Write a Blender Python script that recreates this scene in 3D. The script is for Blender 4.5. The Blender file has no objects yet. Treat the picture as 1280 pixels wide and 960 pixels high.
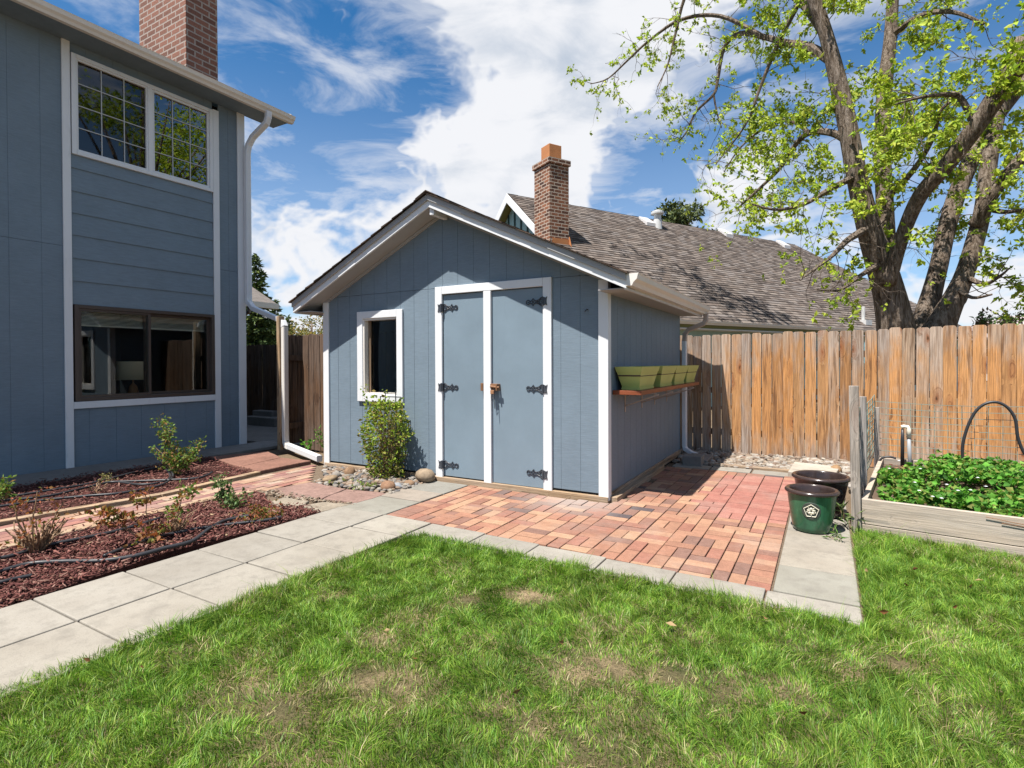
import bpy, math, random
import numpy as np
from mathutils import Vector, Matrix
random.seed(7); rng = np.random.default_rng(7)
S = bpy.context.scene; COL = S.collection; PI = math.pi
R = math.radians
# ------------------------------------------------------------------ camera
F, YAW, PIT, ROL, SY, H = 683.53, 0.5209055, -0.00944569, -0.00410425, 19.854, 1.30
fw = np.array([-math.sin(YAW)*math.cos(PIT), math.cos(YAW)*math.cos(PIT), math.sin(PIT)])
_rt = np.array([math.cos(YAW), math.sin(YAW), 0.]); _up = np.cross(_rt, fw)
cr = _rt*math.cos(ROL)+_up*math.sin(ROL); cu = _up*math.cos(ROL)-_rt*math.sin(ROL)
C0 = np.array([0, 0, H])
cam = bpy.data.cameras.new('camera'); co = bpy.data.objects.new('camera', cam); COL.objects.link(co)
co.matrix_world = Matrix([[cr[0], cu[0], -fw[0], 0], [cr[1], cu[1], -fw[1], 0], [cr[2], cu[2], -fw[2], H], [0, 0, 0, 1]])
cam.sensor_width = 36; cam.lens = 36*F/1280; cam.shift_y = -SY/1280; cam.clip_end = 2000; cam.clip_start = .05
S.camera = co
def ray(x, y): return fw+(x-640)/F*cr+(480-SY-y)/F*cu
def gd(x, y, z=0.):                       # a point of the photograph on the level z
    d = ray(x, y); return C0+d*((z-H)/d[2])
def dep(x, y, t): return C0+ray(x, y)*t    # ... at a distance
def inY(x, y, Y): d = ray(x, y); return C0+d*(Y/d[1])
# ------------------------------------------------------------------ objects
def s2l(c): return tuple(((v/255)/12.92 if v/255 <= .04045 else ((v/255+.055)/1.055)**2.4) for v in c)
def alb(cs, k=.36, sat=.85):        # base colours of things that lie in full sun
    out = []
    for c in cs:
        l = s2l(c); g = .3*l[0]+.6*l[1]+.1*l[2]; out.append(tuple((g+(v-g)*sat)*k for v in l))
    return out
def link(o, parent=None):
    COL.objects.link(o)
    if parent is not None: o.parent = parent
    return o
def tag(o, label=None, cat=None, group=None, kind=None):
    if label: o['label'] = label
    if cat: o['category'] = cat
    if group: o['group'] = group
    if kind: o['kind'] = kind
    return o
def thing(name, loc, label, cat, rz=0, group=None):
    o = bpy.data.objects.new(name, None); o.location = [float(v) for v in loc]; o.rotation_euler = (0, 0, rz)
    o.empty_display_size = .1
    return tag(link(o), label, cat, group)
def kids(o): return [c for c in bpy.data.objects if c.parent == o]
def copy_tree(o, parent=None):
    c = o.copy(); COL.objects.link(c); c.parent = parent
    for k in kids(o): copy_tree(k, c)
    return c
class MB:
    def __init__(s): s.v = []; s.f = []; s.c = []; s.uv = None
    def face(s, idx, col=None): s.f.append(idx); s.c.append(col)
    def box(s, x0, x1, y0, y1, z0, z1, col=None, M=None):
        if x0 > x1: x0, x1 = x1, x0
        if y0 > y1: y0, y1 = y1, y0
        if z0 > z1: z0, z1 = z1, z0
        n = len(s.v)
        P = [(x0, y0, z0), (x1, y0, z0), (x1, y1, z0), (x0, y1, z0), (x0, y0, z1), (x1, y0, z1), (x1, y1, z1), (x0, y1, z1)]
        if M is not None: P = [tuple(M @ Vector(p)) for p in P]
        s.v += P
        for q in ((0, 3, 2, 1), (4, 5, 6, 7), (0, 1, 5, 4), (1, 2, 6, 5), (2, 3, 7, 6), (3, 0, 4, 7)):
            s.face([n+i for i in q], col)
        return s
    def bar(s, a, b, w, h, up=(0, 0, 1), col=None):      # box along a-b
        a = Vector(a); b = Vector(b); d = b-a; L = d.length; d.normalize()
        x = d.cross(Vector(up))
        if x.length < 1e-5: x = d.cross(Vector((1, 0, 0)))
        x.normalize(); z = x.cross(d)
        M = Matrix(((x.x, d.x, z.x, a.x), (x.y, d.y, z.y, a.y), (x.z, d.z, z.z, a.z), (0, 0, 0, 1)))
        return s.box(-w/2, w/2, 0, L, -h/2, h/2, col, M)
    def prism(s, poly, axis, lo, hi, col=None):          # polygon in the two other axes, extruded along axis
        n = len(s.v); k = len(poly)
        for t in (lo, hi):
            for a, b in poly:
                s.v.append((t, a, b) if axis == 0 else (a, t, b) if axis == 1 else (a, b, t))
        s.face([n+i for i in range(k)], col); s.face([n+k+i for i in reversed(range(k))], col)
        for i in range(k):
            j = (i+1) % k; s.face([n+j, n+i, n+k+i, n+k+j], col)
        return s
    def tube(s, pts, rad, sides=8, col=None, cap=True):
        pts = [Vector(p) for p in pts]; n0 = len(s.v); k = len(pts)
        if not hasattr(rad, '__len__'): rad = [rad]*k
        prev = None
        for i, p in enumerate(pts):
            d = (pts[min(i+1, k-1)]-pts[max(i-1, 0)])
            if d.length < 1e-9: d = Vector((0, 0, 1))
            d.normalize()
            if prev is None: x = d.orthogonal().normalized()
            else:
                x = prev-d*prev.dot(d)
                x = x.normalized() if x.length > 1e-6 else d.orthogonal().normalized()
            prev = x; y = d.cross(x)
            for q in range(sides):
                a = 2*PI*q/sides; s.v.append(tuple(p+(x*math.cos(a)+y*math.sin(a))*rad[i]))
        for i in range(k-1):
            for q in range(sides):
                r = (q+1) % sides; a = n0+i*sides
                s.face([a+q, a+r, a+sides+r, a+sides+q], col)
        if cap:
            s.face([n0+q for q in reversed(range(sides))], col); s.face([n0+(k-1)*sides+q for q in range(sides)], col)
        return s
    def lathe(s, prof, c=(0, 0, 0), sides=32, col=None):
        n0 = len(s.v); k = len(prof)
        for r, z in prof:
            for q in range(sides):
                a = 2*PI*q/sides; s.v.append((c[0]+r*math.cos(a), c[1]+r*math.sin(a), c[2]+z))
        for i in range(k-1):
            for q in range(sides):
                r = (q+1) % sides; a = n0+i*sides
                s.face([a+q, a+r, a+sides+r, a+sides+q], col)
        return s
    def slab(s, poly, z0, z1, col=None): return s.prism([tuple(p[:2]) for p in poly], 2, z0, z1, col)
    def build(s, name, mat, parent=None, smooth=False, bevel=0, wobble=0):
        me = bpy.data.meshes.new(name); me.from_pydata([tuple(map(float, p)) for p in s.v], [], s.f)
        if 1:
            a = me.color_attributes.new('Col', 'FLOAT_COLOR', 'CORNER'); buf = np.ones((len(me.loops), 4), np.float32); i = 0
            for f, c in zip(s.f, s.c):
                if c is not None: buf[i:i+len(f), :3] = c
                i += len(f)
            a.data.foreach_set('color', buf.ravel())
        me.materials.append(mat)
        import bmesh
        b = bmesh.new(); b.from_mesh(me); bmesh.ops.recalc_face_normals(b, faces=b.faces); b.to_mesh(me); b.free()
        if smooth: me.polygons.foreach_set('use_smooth', [True]*len(me.polygons))
        o = link(bpy.data.objects.new(name, me), parent)
        if bevel:
            m = o.modifiers.new('bevel', 'BEVEL'); m.width = bevel; m.segments = 2; m.limit_method = 'ANGLE'; m.angle_limit = R(40)
        return o
def np_mesh(name, V, Fq, mat, parent=None, col=None, smooth=False):   # V (n,3); Fq (m,k); col per face
    me = bpy.data.meshes.new(name); V = np.asarray(V, np.float32); Fq = np.asarray(Fq, np.int32); m, k = Fq.shape
    me.vertices.add(len(V)); me.vertices.foreach_set('co', V.ravel())
    me.loops.add(m*k); me.loops.foreach_set('vertex_index', Fq.ravel())
    me.polygons.add(m); me.polygons.foreach_set('loop_start', np.arange(0, m*k, k, dtype=np.int32))
    if smooth: me.polygons.foreach_set('use_smooth', np.ones(m, bool))
    me.update(calc_edges=True)
    if col is not None:
        a = me.color_attributes.new('Col', 'FLOAT_COLOR', 'CORNER'); b = np.ones((m, k, 4), np.float32); b[:, :, :3] = np.asarray(col, np.float32)[:, None, :]
        a.data.foreach_set('color', b.ravel())
    me.materials.append(mat)
    return link(bpy.data.objects.new(name, me), parent)
# ------------------------------------------------------------------ materials
class NT:
    def __init__(s, name):
        s.m = bpy.data.materials.new(name); s.m.use_nodes = True; s.t = s.m.node_tree; s.n = s.t.nodes; s.l = s.t.links
        s.p = s.n['Principled BSDF']; s.tc = s.n.new('ShaderNodeTexCoord')
    def add(s, ty, **k):
        n = s.n.new(ty)
        for a, v in k.items(): setattr(n, a, v)
        return n
    def co(s, scale=(1, 1, 1), rnd=False, world=False):
        mp = s.add('ShaderNodeMapping'); mp.inputs['Scale'].default_value = scale
        if world: src = s.add('ShaderNodeNewGeometry').outputs['Position']
        else: src = s.tc.outputs['Object']
        s.l.new(src, mp.inputs['Vector'])
        if rnd:
            oi = s.add('ShaderNodeObjectInfo'); mu = s.add('ShaderNodeMath', operation='MULTIPLY'); mu.inputs[1].default_value = 97.3
            s.l.new(oi.outputs['Random'], mu.inputs[0]); cb = s.add('ShaderNodeCombineXYZ')
            for i in range(3): s.l.new(mu.outputs[0], cb.inputs[i])
            s.l.new(cb.outputs[0], mp.inputs['Location'])
        return mp.outputs[0]
    def noise(s, vec, scale=5, detail=4, rough=.55, dist=0):
        n = s.add('ShaderNodeTexNoise'); n.inputs['Scale'].default_value = scale; n.inputs['Detail'].default_value = detail
        n.inputs['Roughness'].default_value = rough; n.inputs['Distortion'].default_value = dist
        s.l.new(vec, n.inputs['Vector']); return n.outputs['Fac']
    def ramp(s, fac, stops):
        r = s.add('ShaderNodeValToRGB'); e = r.color_ramp.elements
        while len(e) < len(stops): e.new(.5)
        for el, (p, c) in zip(e, stops): el.position = p; el.color = tuple(c)+(1,) if hasattr(c, '__len__') else (c, c, c, 1)
        s.l.new(fac, r.inputs['Fac']); return r.outputs['Color']
    def mix(s, a, b, fac=.5, mode='MIX'):
        n = s.add('ShaderNodeMix', data_type='RGBA', blend_type=mode)
        for i, v in ((0, fac), (6, a), (7, b)):
            if hasattr(v, 'links'): s.l.new(v, n.inputs[i])
            elif hasattr(v, '__len__'): n.inputs[i].default_value = tuple(v)+(1,)
            else: n.inputs[i].default_value = v
        return n.outputs[2]
    def attr(s): return s.add('ShaderNodeVertexColor', layer_name='Col').outputs['Color']
    def math(s, op, a, b=None):
        n = s.add('ShaderNodeMath', operation=op)
        for i, v in enumerate((a, b)):
            if v is None: continue
            if hasattr(v, 'links'): s.l.new(v, n.inputs[i])
            else: n.inputs[i].default_value = v
        return n.outputs[0]
    def bump(s, h, strength=.3, dist=.01):
        b = s.add('ShaderNodeBump'); b.inputs['Strength'].default_value = strength; b.inputs['Distance'].default_value = dist
        s.l.new(h, b.inputs['Height']); s.l.new(b.outputs[0], s.p.inputs['Normal'])
    def done(s, col=None, rough=.6, spec=.5, metal=0):
        if col is not None:
            if hasattr(col, 'links'): s.l.new(col, s.p.inputs['Base Color'])
            else: s.p.inputs['Base Color'].default_value = tuple(col)+(1,)
        if hasattr(rough, 'links'): s.l.new(rough, s.p.inputs['Roughness'])
        else: s.p.inputs['Roughness'].default_value = rough
        s.p.inputs['Specular IOR Level'].default_value = spec; s.p.inputs['Metallic'].default_value = metal
        return s.m
def paint(name, col, rough=.5, var=.12, bump=.15, stretch=(1, 1, 1), dirt=0., fine=60):
    t = NT(name); a = t.noise(t.co(), 2.2, 5, .6)
    c = t.mix([v*(1-var) for v in col], [min(1, v*(1+var)) for v in col], t.ramp(a, [(.3, 0), (.7, 1)]))
    if dirt:
        d = t.noise(t.co((6, 6, 1.2)), 3, 6, .7)
        c = t.mix(c, [v*.45+.02 for v in col], t.ramp(d, [(.58, 0), (.8, dirt)]))
    b = t.noise(t.co(stretch), fine, 4, .65); t.bump(b, bump, .006)
    if bump >= .25: c = t.mix(c, t.ramp(b, [(.3, .90), (.7, 1.08)]), 1., 'MULTIPLY')
    return t.done(c, rough, .35)
M = {}
BLUE = (.152, .198, .240)
M['blue'] = paint('blue_siding_paint', BLUE, .62, .07, .3, (.12, .12, 1.4), .10, 90)
M['bluelap'] = paint('blue_lap_paint', BLUE, .6, .05, .25, (.15, .15, 1), .08, 60)
M['bluedoor'] = paint('blue_door_paint', (.168, .222, .266), .5, .08, .18, (1, 1, .2), .22, 50)
M['white'] = paint('white_trim_paint', (.64, .645, .655), .5, .03, .2, (1, 1, .3), .35, 40)
M['whitem'] = paint('white_enamel_metal', (.62, .62, .63), .3, .03, .03, (1, 1, 1), .25, 20)
M['cream'] = paint('cream_gutter_enamel', (.66, .62, .57), .35, .04, .03, (1, 1, 1), .2, 20)
M['mould'] = paint('grey_rake_paint', (.30, .295, .295), .5, .05, .2, (1, 1, 1), .3, 40)
M['greyw'] = paint('pale_grey_fascia_paint', (.55, .53, .52), .5, .05, .2, (1, 1, 1), .2, 40)
M['soffit'] = paint('grey_soffit_paint', (.34, .33, .33), .7, .06, .2, (1, .3, 1), .1, 40)
M['brownf'] = paint('brown_window_metal', (.075, .055, .045), .35, .1, .03)
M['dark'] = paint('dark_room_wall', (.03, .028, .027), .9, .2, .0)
M['iron'] = paint('black_iron', (.045, .05, .06), .32, .2, .1)
M['rust'] = paint('rusty_iron', (.24, .12, .06), .7, .5, .3)
M['blackp'] = paint('black_plastic_hose', (.028, .028, .031), .42, .2, .1)
M['wire'] = paint('grey_green_wire', (.20, .25, .21), .4, .2, 0)
M['pvcw'] = paint('ivory_pvc', (.74, .68, .55), .35, .06, .02)
M['pvcg'] = paint('grey_pvc', (.27, .28, .29), .45, .1, .02)
M['planter'] = paint('lime_plastic', (.40, .44, .135), .45, .06, .04, (1, 1, 1), .06)
M['redwood'] = paint('red_brown_stain', (.20, .055, .022), .45, .25, .2, (8, .3, 8), .15, 20)
M['bracket'] = paint('tan_steel_bracket', (.36, .29, .24), .5, .1, .05)
M['nteal'] = paint('sage_green_board', (.30, .43, .40), .7, .08, .1)
M['nolive'] = paint('olive_soffit', (.16, .15, .05), .8, .1, .1)
M['lampshade'] = paint('beige_lampshade', (.80, .68, .52), .8, .05, .02)
M['blind'] = paint('pale_blind_slats', (.78, .72, .63), .6, .05, .02)
M['clay'] = paint('orange_clay', (.42, .17, .065), .8, .15, .2)
M['soil'] = paint('dark_soil', (.075, .05, .034), .95, .5, .8, (1, 1, 1), 0, 40)
M['grille'] = paint('grey_white_grille', (.42, .43, .43), .4, .03, 0)
M['greyslat'] = paint('galvanized_vent', (.5, .5, .49), .4, .1, .05)
def concrete(name, a, b):
    t = NT(name); n1 = t.noise(t.co(world=True), 2.1, 6, .62); n2 = t.noise(t.co(world=True), 140, 3, .7); n3 = t.noise(t.co(world=True), 9, 6, .7)
    c = t.mix(a, b, t.ramp(n1, [(.3, 0), (.7, 1)])); c = t.mix(c, t.attr(), 1., 'MULTIPLY')
    c = t.mix(c, [v*.62 for v in a], t.ramp(n3, [(.48, 0), (.74, .6)])); c = t.mix(c, [v*.55 for v in a], t.ramp(n2, [(.52, 0), (.75, .5)]))
    t.bump(n2, .35, .004); return t.done(c, .85, .25)
M['conc'] = concrete('pale_concrete', (.215, .194, .163), (.268, .248, .214))
M['conco'] = concrete('aged_concrete', (.17, .16, .145), (.22, .21, .195))
def stoney(name, rough=.85, sc=30, bump=.5, spec=.25):
    t = NT(name); n1 = t.noise(t.co(world=True), sc, 5, .7); n2 = t.noise(t.co(world=True), sc*.13, 5, .6)
    c = t.mix(t.attr(), (.5, .5, .5), .0); c = t.mix(c, t.ramp(n1, [(.25, .62), (.75, 1.25)]), 1., 'MULTIPLY')
    c = t.mix(c, t.ramp(n2, [(.3, .8), (.7, 1.15)]), 1., 'MULTIPLY')
    t.bump(n1, bump, .004); return t.done(c, rough, spec)
M['stone'] = stoney('tinted_stone')
M['shingle'] = stoney('asphalt_shingle', .95, 45, .6, .1)
M['chip'] = stoney('red_wood_chip', .9, 60, .4, .15)
t = NT('paving_brick'); n1 = t.noise(t.co(world=True), 120, 4, .7); n2 = t.noise(t.co(world=True), 1.6, 5, .65); n3 = t.noise(t.co(world=True), 16, 5, .7)
c = t.mix(t.attr(), t.ramp(n1, [(.25, .72), (.75, 1.2)]), 1., 'MULTIPLY'); c = t.mix(c, t.ramp(n3, [(.3, .82), (.7, 1.14)]), 1., 'MULTIPLY')
c = t.mix(c, (.26, .225, .195), t.ramp(n2, [(.50, 0), (.72, .34)]))
# efflorescence by the shed corner (a real pale stain)
vm = t.add('ShaderNodeVectorMath', operation='DISTANCE'); g = t.add('ShaderNodeNewGeometry'); t.l.new(g.outputs['Position'], vm.inputs[0]); vm.inputs[1].default_value = (-2.02, 4.72, 0)
vm2 = t.math('ADD', vm.outputs['Value'], t.math('MULTIPLY', n3, .5))
c = t.mix(c, (.30, .265, .24), t.ramp(vm2, [(.22, .75), (.85, 0)]))
t.bump(n1, .4, .004); M['brick'] = t.done(c, .85, .25)
def wallbrick(name, mortar):
    t = NT(name); br = t.add('ShaderNodeTexBrick'); uv = t.add('ShaderNodeUVMap', uv_map='UVMap'); t.l.new(uv.outputs[0], br.inputs['Vector'])
    br.inputs['Scale'].default_value = 1; br.inputs['Brick Width'].default_value = .25; br.inputs['Row Height'].default_value = .098; br.inputs['Mortar Size'].default_value = .013; br.inputs['Bias'].default_value = -.1
    br.inputs['Color1'].default_value = (.24, .10, .055, 1); br.inputs['Color2'].default_value = (.045, .026, .022, 1); br.inputs['Mortar'].default_value = tuple(mortar)+(1,)
    n = t.noise(t.co(), 40, 4, .7); c = t.mix(br.outputs['Color'], t.ramp(n, [(.25, .7), (.75, 1.3)]), 1., 'MULTIPLY')
    if name == 'red_chimney_brick': br.inputs['Color1'].default_value = (.25, .115, .08, 1); br.inputs['Color2'].default_value = (.14, .07, .052, 1)
    t.bump(t.math('SUBTRACT', n, t.math('MULTIPLY', br.outputs['Fac'], 2.)), .6, .008); return t.done(c, .9, .2)
M['wbrick'] = wallbrick('chimney_brick', (.42, .34, .27)); M['wbrick2'] = wallbrick('red_chimney_brick', (.34, .28, .24))
def wood(name, weathered, warm, dark, wmix=(.42, .62), zgrey=True, axis=2, knots=1., gc=.42):
    def sc(c, l): return tuple(l if i == axis else c for i in range(3))
    t = NT(name); k = t.add('ShaderNodeTexVoronoi'); kd = t.noise(t.co(sc(9, 5), rnd=True), 1.5, 2, .5)
    kv = t.add('ShaderNodeVectorMath', operation='ADD'); t.l.new(t.co(sc(5.2, 1.9), rnd=True), kv.inputs[0]); cbk = t.add('ShaderNodeCombineXYZ')
    for i in range(3): t.l.new(t.math('MULTIPLY', kd, .22), cbk.inputs[i])
    t.l.new(cbk.outputs[0], kv.inputs[1]); t.l.new(kv.outputs[0], k.inputs['Vector']); k.inputs['Scale'].default_value = 1.
    dist = k.outputs['Distance']
    near = t.ramp(dist, [(.0, 1), (.34, 0)])
    gv = t.add('ShaderNodeVectorMath', operation='ADD'); t.l.new(t.co(sc(10, .5), rnd=True), gv.inputs[0]); cb2 = t.add('ShaderNodeCombineXYZ')
    for i in range(3): t.l.new(t.math('MULTIPLY', near, 1.6), cb2.inputs[i])
    t.l.new(cb2.outputs[0], gv.inputs[1])
    g1 = t.noise(gv.outputs[0], 2.2, 6, .62, .8); g2 = t.noise(t.co(sc(40, 1.0), rnd=True), 3, 5, .68, .3); g3 = t.noise(gv.outputs[0], 7, 4, .6, .4)
    patch = t.noise(t.co(sc(6, 1.3), rnd=True), 1.4, 5, .62, .3)
    z = t.add('ShaderNodeSeparateXYZ'); t.l.new(t.tc.outputs['Object'], z.inputs[0]); zz = z.outputs[2]; w = patch
    if zgrey:
        w = t.math('ADD', w, t.ramp(zz, [(0, .26), (.45, 0), (.93, 0)]))
        w = t.math('ADD', w, t.math('MULTIPLY', t.ramp(t.math('SUBTRACT', zz, .72), [(.45, 0), (.98, 1)]), .26))
    c = t.mix(warm, weathered, t.ramp(w, [(wmix[0], 0), (wmix[1], 1)]))
    c = t.mix(c, [v*.55 for v in warm], t.ramp(g3, [(.5, 0), (.75, .7)]))
    oi = t.add('ShaderNodeObjectInfo'); c = t.mix(c, t.ramp(oi.outputs['Random'], [(0, (.66, .62, .62)), (.3, (1.08, .95, .84)), (.5, (.88, .86, .88)), (.75, (1.2, 1.08, .98)), (1, (1., .86, .72))]), 1., 'MULTIPLY')
    c = t.mix(c, dark, t.ramp(g1, [(.52, 0), (.66, .9)])); c = t.mix(c, t.ramp(g2, [(.28, gc), (.68, 1.25 if gc < .6 else 1.08)]), 1., 'MULTIPLY')
    c = t.mix(c, [dark[0]*1.5, dark[1]*1.15, dark[2]], t.ramp(dist, [(.07, .9*knots), (.12, .45*knots), (.22, .3*knots), (.3, 0)]))
    c = t.mix(c, [v*.35 for v in dark], t.ramp(dist, [(.03, .9*knots), (.065, 0)]))
    t.bump(g2, .55, .004); return t.done(c, .85, .2)
M['cedar'] = wood('weathered_cedar', (.40, .32, .255), (.48, .262, .112), (.17, .08, .036), (.54, .78))
M['cedarg'] = wood('grey_weathered_cedar', (.39, .325, .27), (.44, .26, .13), (.16, .09, .05), (.38, .66))
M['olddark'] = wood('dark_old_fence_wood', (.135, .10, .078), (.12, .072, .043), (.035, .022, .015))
M['bedboard'] = wood('pale_weathered_board', (.40, .385, .36), (.39, .355, .31), (.23, .205, .175), (.35, .7), False, 0, .5, .72)
M['tanx'] = wood('tan_sill_lumber', (.36, .30, .23), (.35, .26, .165), (.13, .09, .055), (.35, .6), False, 0, .6); M['tany'] = wood('tan_side_lumber', (.36, .30, .23), (.35, .26, .165), (.13, .09, .055), (.35, .6), False, 1, .6)
M['greywood'] = wood('silver_grey_timber', (.34, .33, .315), (.33, .30, .265), (.17, .15, .13), (.3, .6), False)
M['tanwood'] = wood('tan_lumber', (.34, .28, .21), (.33, .24, .15), (.12, .085, .05), (.35, .6), False)
M['stud'] = wood('raw_stud_wood', (.22, .16, .11), (.24, .165, .10), (.10, .06, .035), (.35, .6), False)
def foliage(name, rough=.68, trans=.35):
    t = NT(name); c = t.attr(); n = t.noise(t.co(world=True), 9, 3, .6); c = t.mix(c, t.ramp(n, [(.3, .75), (.7, 1.25)]), 1., 'MULTIPLY')
    m = t.done(c, rough, .3); tr = t.add('ShaderNodeBsdfTranslucent'); mx = t.add('ShaderNodeMixShader'); mx.inputs[0].default_value = trans
    c2 = t.mix(c, (1.15, 1.25, .7), 1., 'MULTIPLY'); t.l.new(c2, tr.inputs['Color'])
    t.l.new(t.p.outputs[0], mx.inputs[1]); t.l.new(tr.outputs[0], mx.inputs[2]); t.l.new(mx.outputs[0], t.n['Material Output'].inputs['Surface']); return m
M['leaf'] = foliage('young_leaf'); M['grass'] = foliage('lawn_blade', .5, .3); M['needle'] = foliage('conifer_needle', .7, .12)
t = NT('furrowed_bark'); n1 = t.noise(t.co((5, 5, .8)), 3.2, 6, .68, .5); n2 = t.noise(t.co((16, 16, 3)), 3, 4, .6)
h = t.math('ADD', n1, t.math('MULTIPLY', n2, .5)); c = t.ramp(h, [(.52, (.022, .015, .011)), (.70, (.12, .09, .066)), (.92, (.27, .22, .18))]); t.bump(h, 1., .06); M['bark'] = t.done(c, .95, .1)
t = NT('thin_twig'); M['twig'] = t.done((.21, .165, .125), .8, .2)
t = NT('brown_cane'); n1 = t.noise(t.co(), 30, 3, .6); M['cane'] = t.done(t.ramp(n1, [(.3, (.14, .075, .04)), (.7, (.30, .20, .12))]), .7, .25)
t = NT('green_glaze'); n1 = t.noise(t.co((1, 1, .35)), 14, 5, .7); n2 = t.noise(t.co(), 5, 4, .6)
c = t.ramp(n1, [(.3, (.018, .07, .036)), (.62, (.034, .13, .066)), (.85, (.075, .19, .105))]); c = t.mix(c, (.05, .05, .028), t.ramp(n2, [(.55, 0), (.75, .5)])); M['glaze'] = t.done(c, .16, .5)
t = NT('dark_glaze'); n1 = t.noise(t.co(), 12, 4, .6); M['dglaze'] = t.done(t.ramp(n1, [(.3, (.022, .015, .013)), (.7, (.05, .032, .028))]), .2, .5)
M['terra'] = paint('brown_clay_inside', (.17, .09, .06), .85, .2, .1)
M['emblem'] = paint('ivory_relief', (.62, .58, .46), .5, .1, .1); M['embdark'] = paint('dark_relief_ground', (.05, .06, .05), .5, .1, .1)
def glass(name, tint, refl):
    t = NT(name); t.n.remove(t.p); g = t.add('ShaderNodeBsdfGlossy'); g.inputs['Roughness'].default_value = 0; tr = t.add('ShaderNodeBsdfTransparent'); tr.inputs[0].default_value = tuple(tint)+(1,)
    fr = t.add('ShaderNodeFresnel'); fr.inputs[0].default_value = refl; mx = t.add('ShaderNodeMixShader'); t.l.new(fr.outputs[0], mx.inputs[0]); t.l.new(tr.outputs[0], mx.inputs[1]); t.l.new(g.outputs[0], mx.inputs[2])
    t.l.new(mx.outputs[0], t.n['Material Output'].inputs['Surface']); return t.m
M['glass'] = glass('window_glass', (.9, .93, .91), 1.65); M['glassclear'] = glass('clear_glass', (.8, .82, .8), 1.45); M['glassup'] = glass('bright_coated_glass', (.6, .68, .66), 2.9)
t = NT('screened_glass'); t.n.remove(t.p)
g_ = t.add('ShaderNodeBsdfGlossy'); g_.inputs['Roughness'].default_value = .02; g_.inputs['Color'].default_value = (.5, .5, .5, 1); tr_ = t.add('ShaderNodeBsdfTransparent'); tr_.inputs[0].default_value = (.4, .42, .42, 1)
fr_ = t.add('ShaderNodeFresnel'); fr_.inputs[0].default_value = 2.2; mx_ = t.add('ShaderNodeMixShader'); t.l.new(fr_.outputs[0], mx_.inputs[0]); t.l.new(tr_.outputs[0], mx_.inputs[1]); t.l.new(g_.outputs[0], mx_.inputs[2]); t.l.new(mx_.outputs[0], t.n['Material Output'].inputs['Surface']); M['screen'] = t.m
t = NT('thatchy_soil'); n1 = t.noise(t.co(world=True), 3, 6, .65); n2 = t.noise(t.co(world=True), 70, 4, .7)
c = t.ramp(n1, [(.3, (.05, .065, .022)), (.52, (.13, .105, .055)), (.72, (.36, .265, .16))]); c = t.mix(c, t.ramp(n2, [(.3, .55), (.7, 1.3)]), 1., 'MULTIPLY'); t.bump(n2, 1., .02); M['thatch'] = t.done(c, .95, .1)
t = NT('bare_earth'); n1 = t.noise(t.co(world=True), .7, 6, .65); n2 = t.noise(t.co(world=True), 60, 4, .7)
c = t.ramp(n1, [(.3, (.12, .085, .055)), (.7, (.2, .15, .10))]); c = t.mix(c, t.ramp(n2, [(.3, .6), (.7, 1.3)]), 1., 'MULTIPLY'); t.bump(n2, .8, .02); M['earth'] = t.done(c, .95, .1)
t = NT('jointing_sand'); n2 = t.noise(t.co(world=True), 90, 4, .7); t.bump(n2, .7, .01); M['sand'] = t.done(t.ramp(n2, [(.3, (.075, .052, .035)), (.7, (.19, .145, .105))]), .95, .1)
t = NT('red_mulch_bed'); n2 = t.noise(t.co(world=True), 55, 4, .7); t.bump(n2, 1., .02); M['mulch'] = t.done(t.ramp(n2, [(.35, (.03, .013, .011)), (.7, (.09, .038, .032))]), .95, .1)
# ------------------------------------------------------------------ ground and paving
def structure(mb, name, mat, **k):
    o = mb.build(name, mat, **k); o['kind'] = 'structure'; return o
m = MB(); m.v = [(-400, -400, -.05), (400, -400, -.05), (400, 600, -.05), (-400, 600, -.05)]; m.face([0, 1, 2, 3]); structure(m, 'ground', M['earth'])
LX = lambda y: -2.86+.035*max(0, min(3.2, y))        # lawn's left edge
lawn = [(-2.9, -3), (7, -3), (7, 4.0), (4.4, 4.38), (1.15, 4.80), (.26, 4.94), (.168, 4.94), (.168, 3.22), (-2.72, 3.3), (-2.75, 3.0)]
m = MB(); m.slab(lawn, -.045, -.004); structure(m, 'lawn_soil', M['thatch'])
def jit(c, a=.12): k = 1+random.uniform(-a, a); return tuple(v*k for v in c)
def slabs(name, rects, mat, z=.012, th=.05, tint=.09, cols=None):
    m = MB()
    for i, (x0, x1, y0, y1) in enumerate(rects):
        g = .005; dz = random.uniform(-.003, .003); a = random.uniform(-.004, .004)
        b = cols[i] if cols else (1, 1, 1); m.slab([(x0+g, y0+g+a), (x1-g, y0+g), (x1-g, y1-g), (x0+g, y1-g+a)], z-th, z+dz, jit(b, tint))
    return structure(m, name, mat, bevel=.006)
ys = [-1.5, -1.04, -.58, -.12, .36, .82, 1.285, 1.742, 2.205, 2.66, 3.11, 3.5]
rects = [(-3.80, -3.272, a, b) for a, b in zip(ys, ys[1:]+[])]; rects += [(-3.80, -3.272, 3.5, 3.98), (-3.80, -3.272, 3.98, 4.34), (-3.80, -3.272, 4.34, 4.775)]
cols = [(1, 1, 1)]*len(rects); cols[-1] = (.86, .9, .93); cols[-2] = (1.05, .98, .95); cols[-3] = (.9, .93, .92)
rects += [(-3.262, -2.76, a, b) for a, b in zip(ys, ys[1:])]; cols += [(1.03, 1.02, 1)]*len(ys[1:])
slabs('concrete_path', rects, M['conc'], cols=cols)
xs = [-2.752, -2.235, -1.765, -1.255, -.795, -.29, .165]
slabs('concrete_edging', [(a, b, 3.16-.0*i, 3.495-.022*i) for i, (a, b) in enumerate(zip(xs, xs[1:]))], M['conc'])
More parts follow.
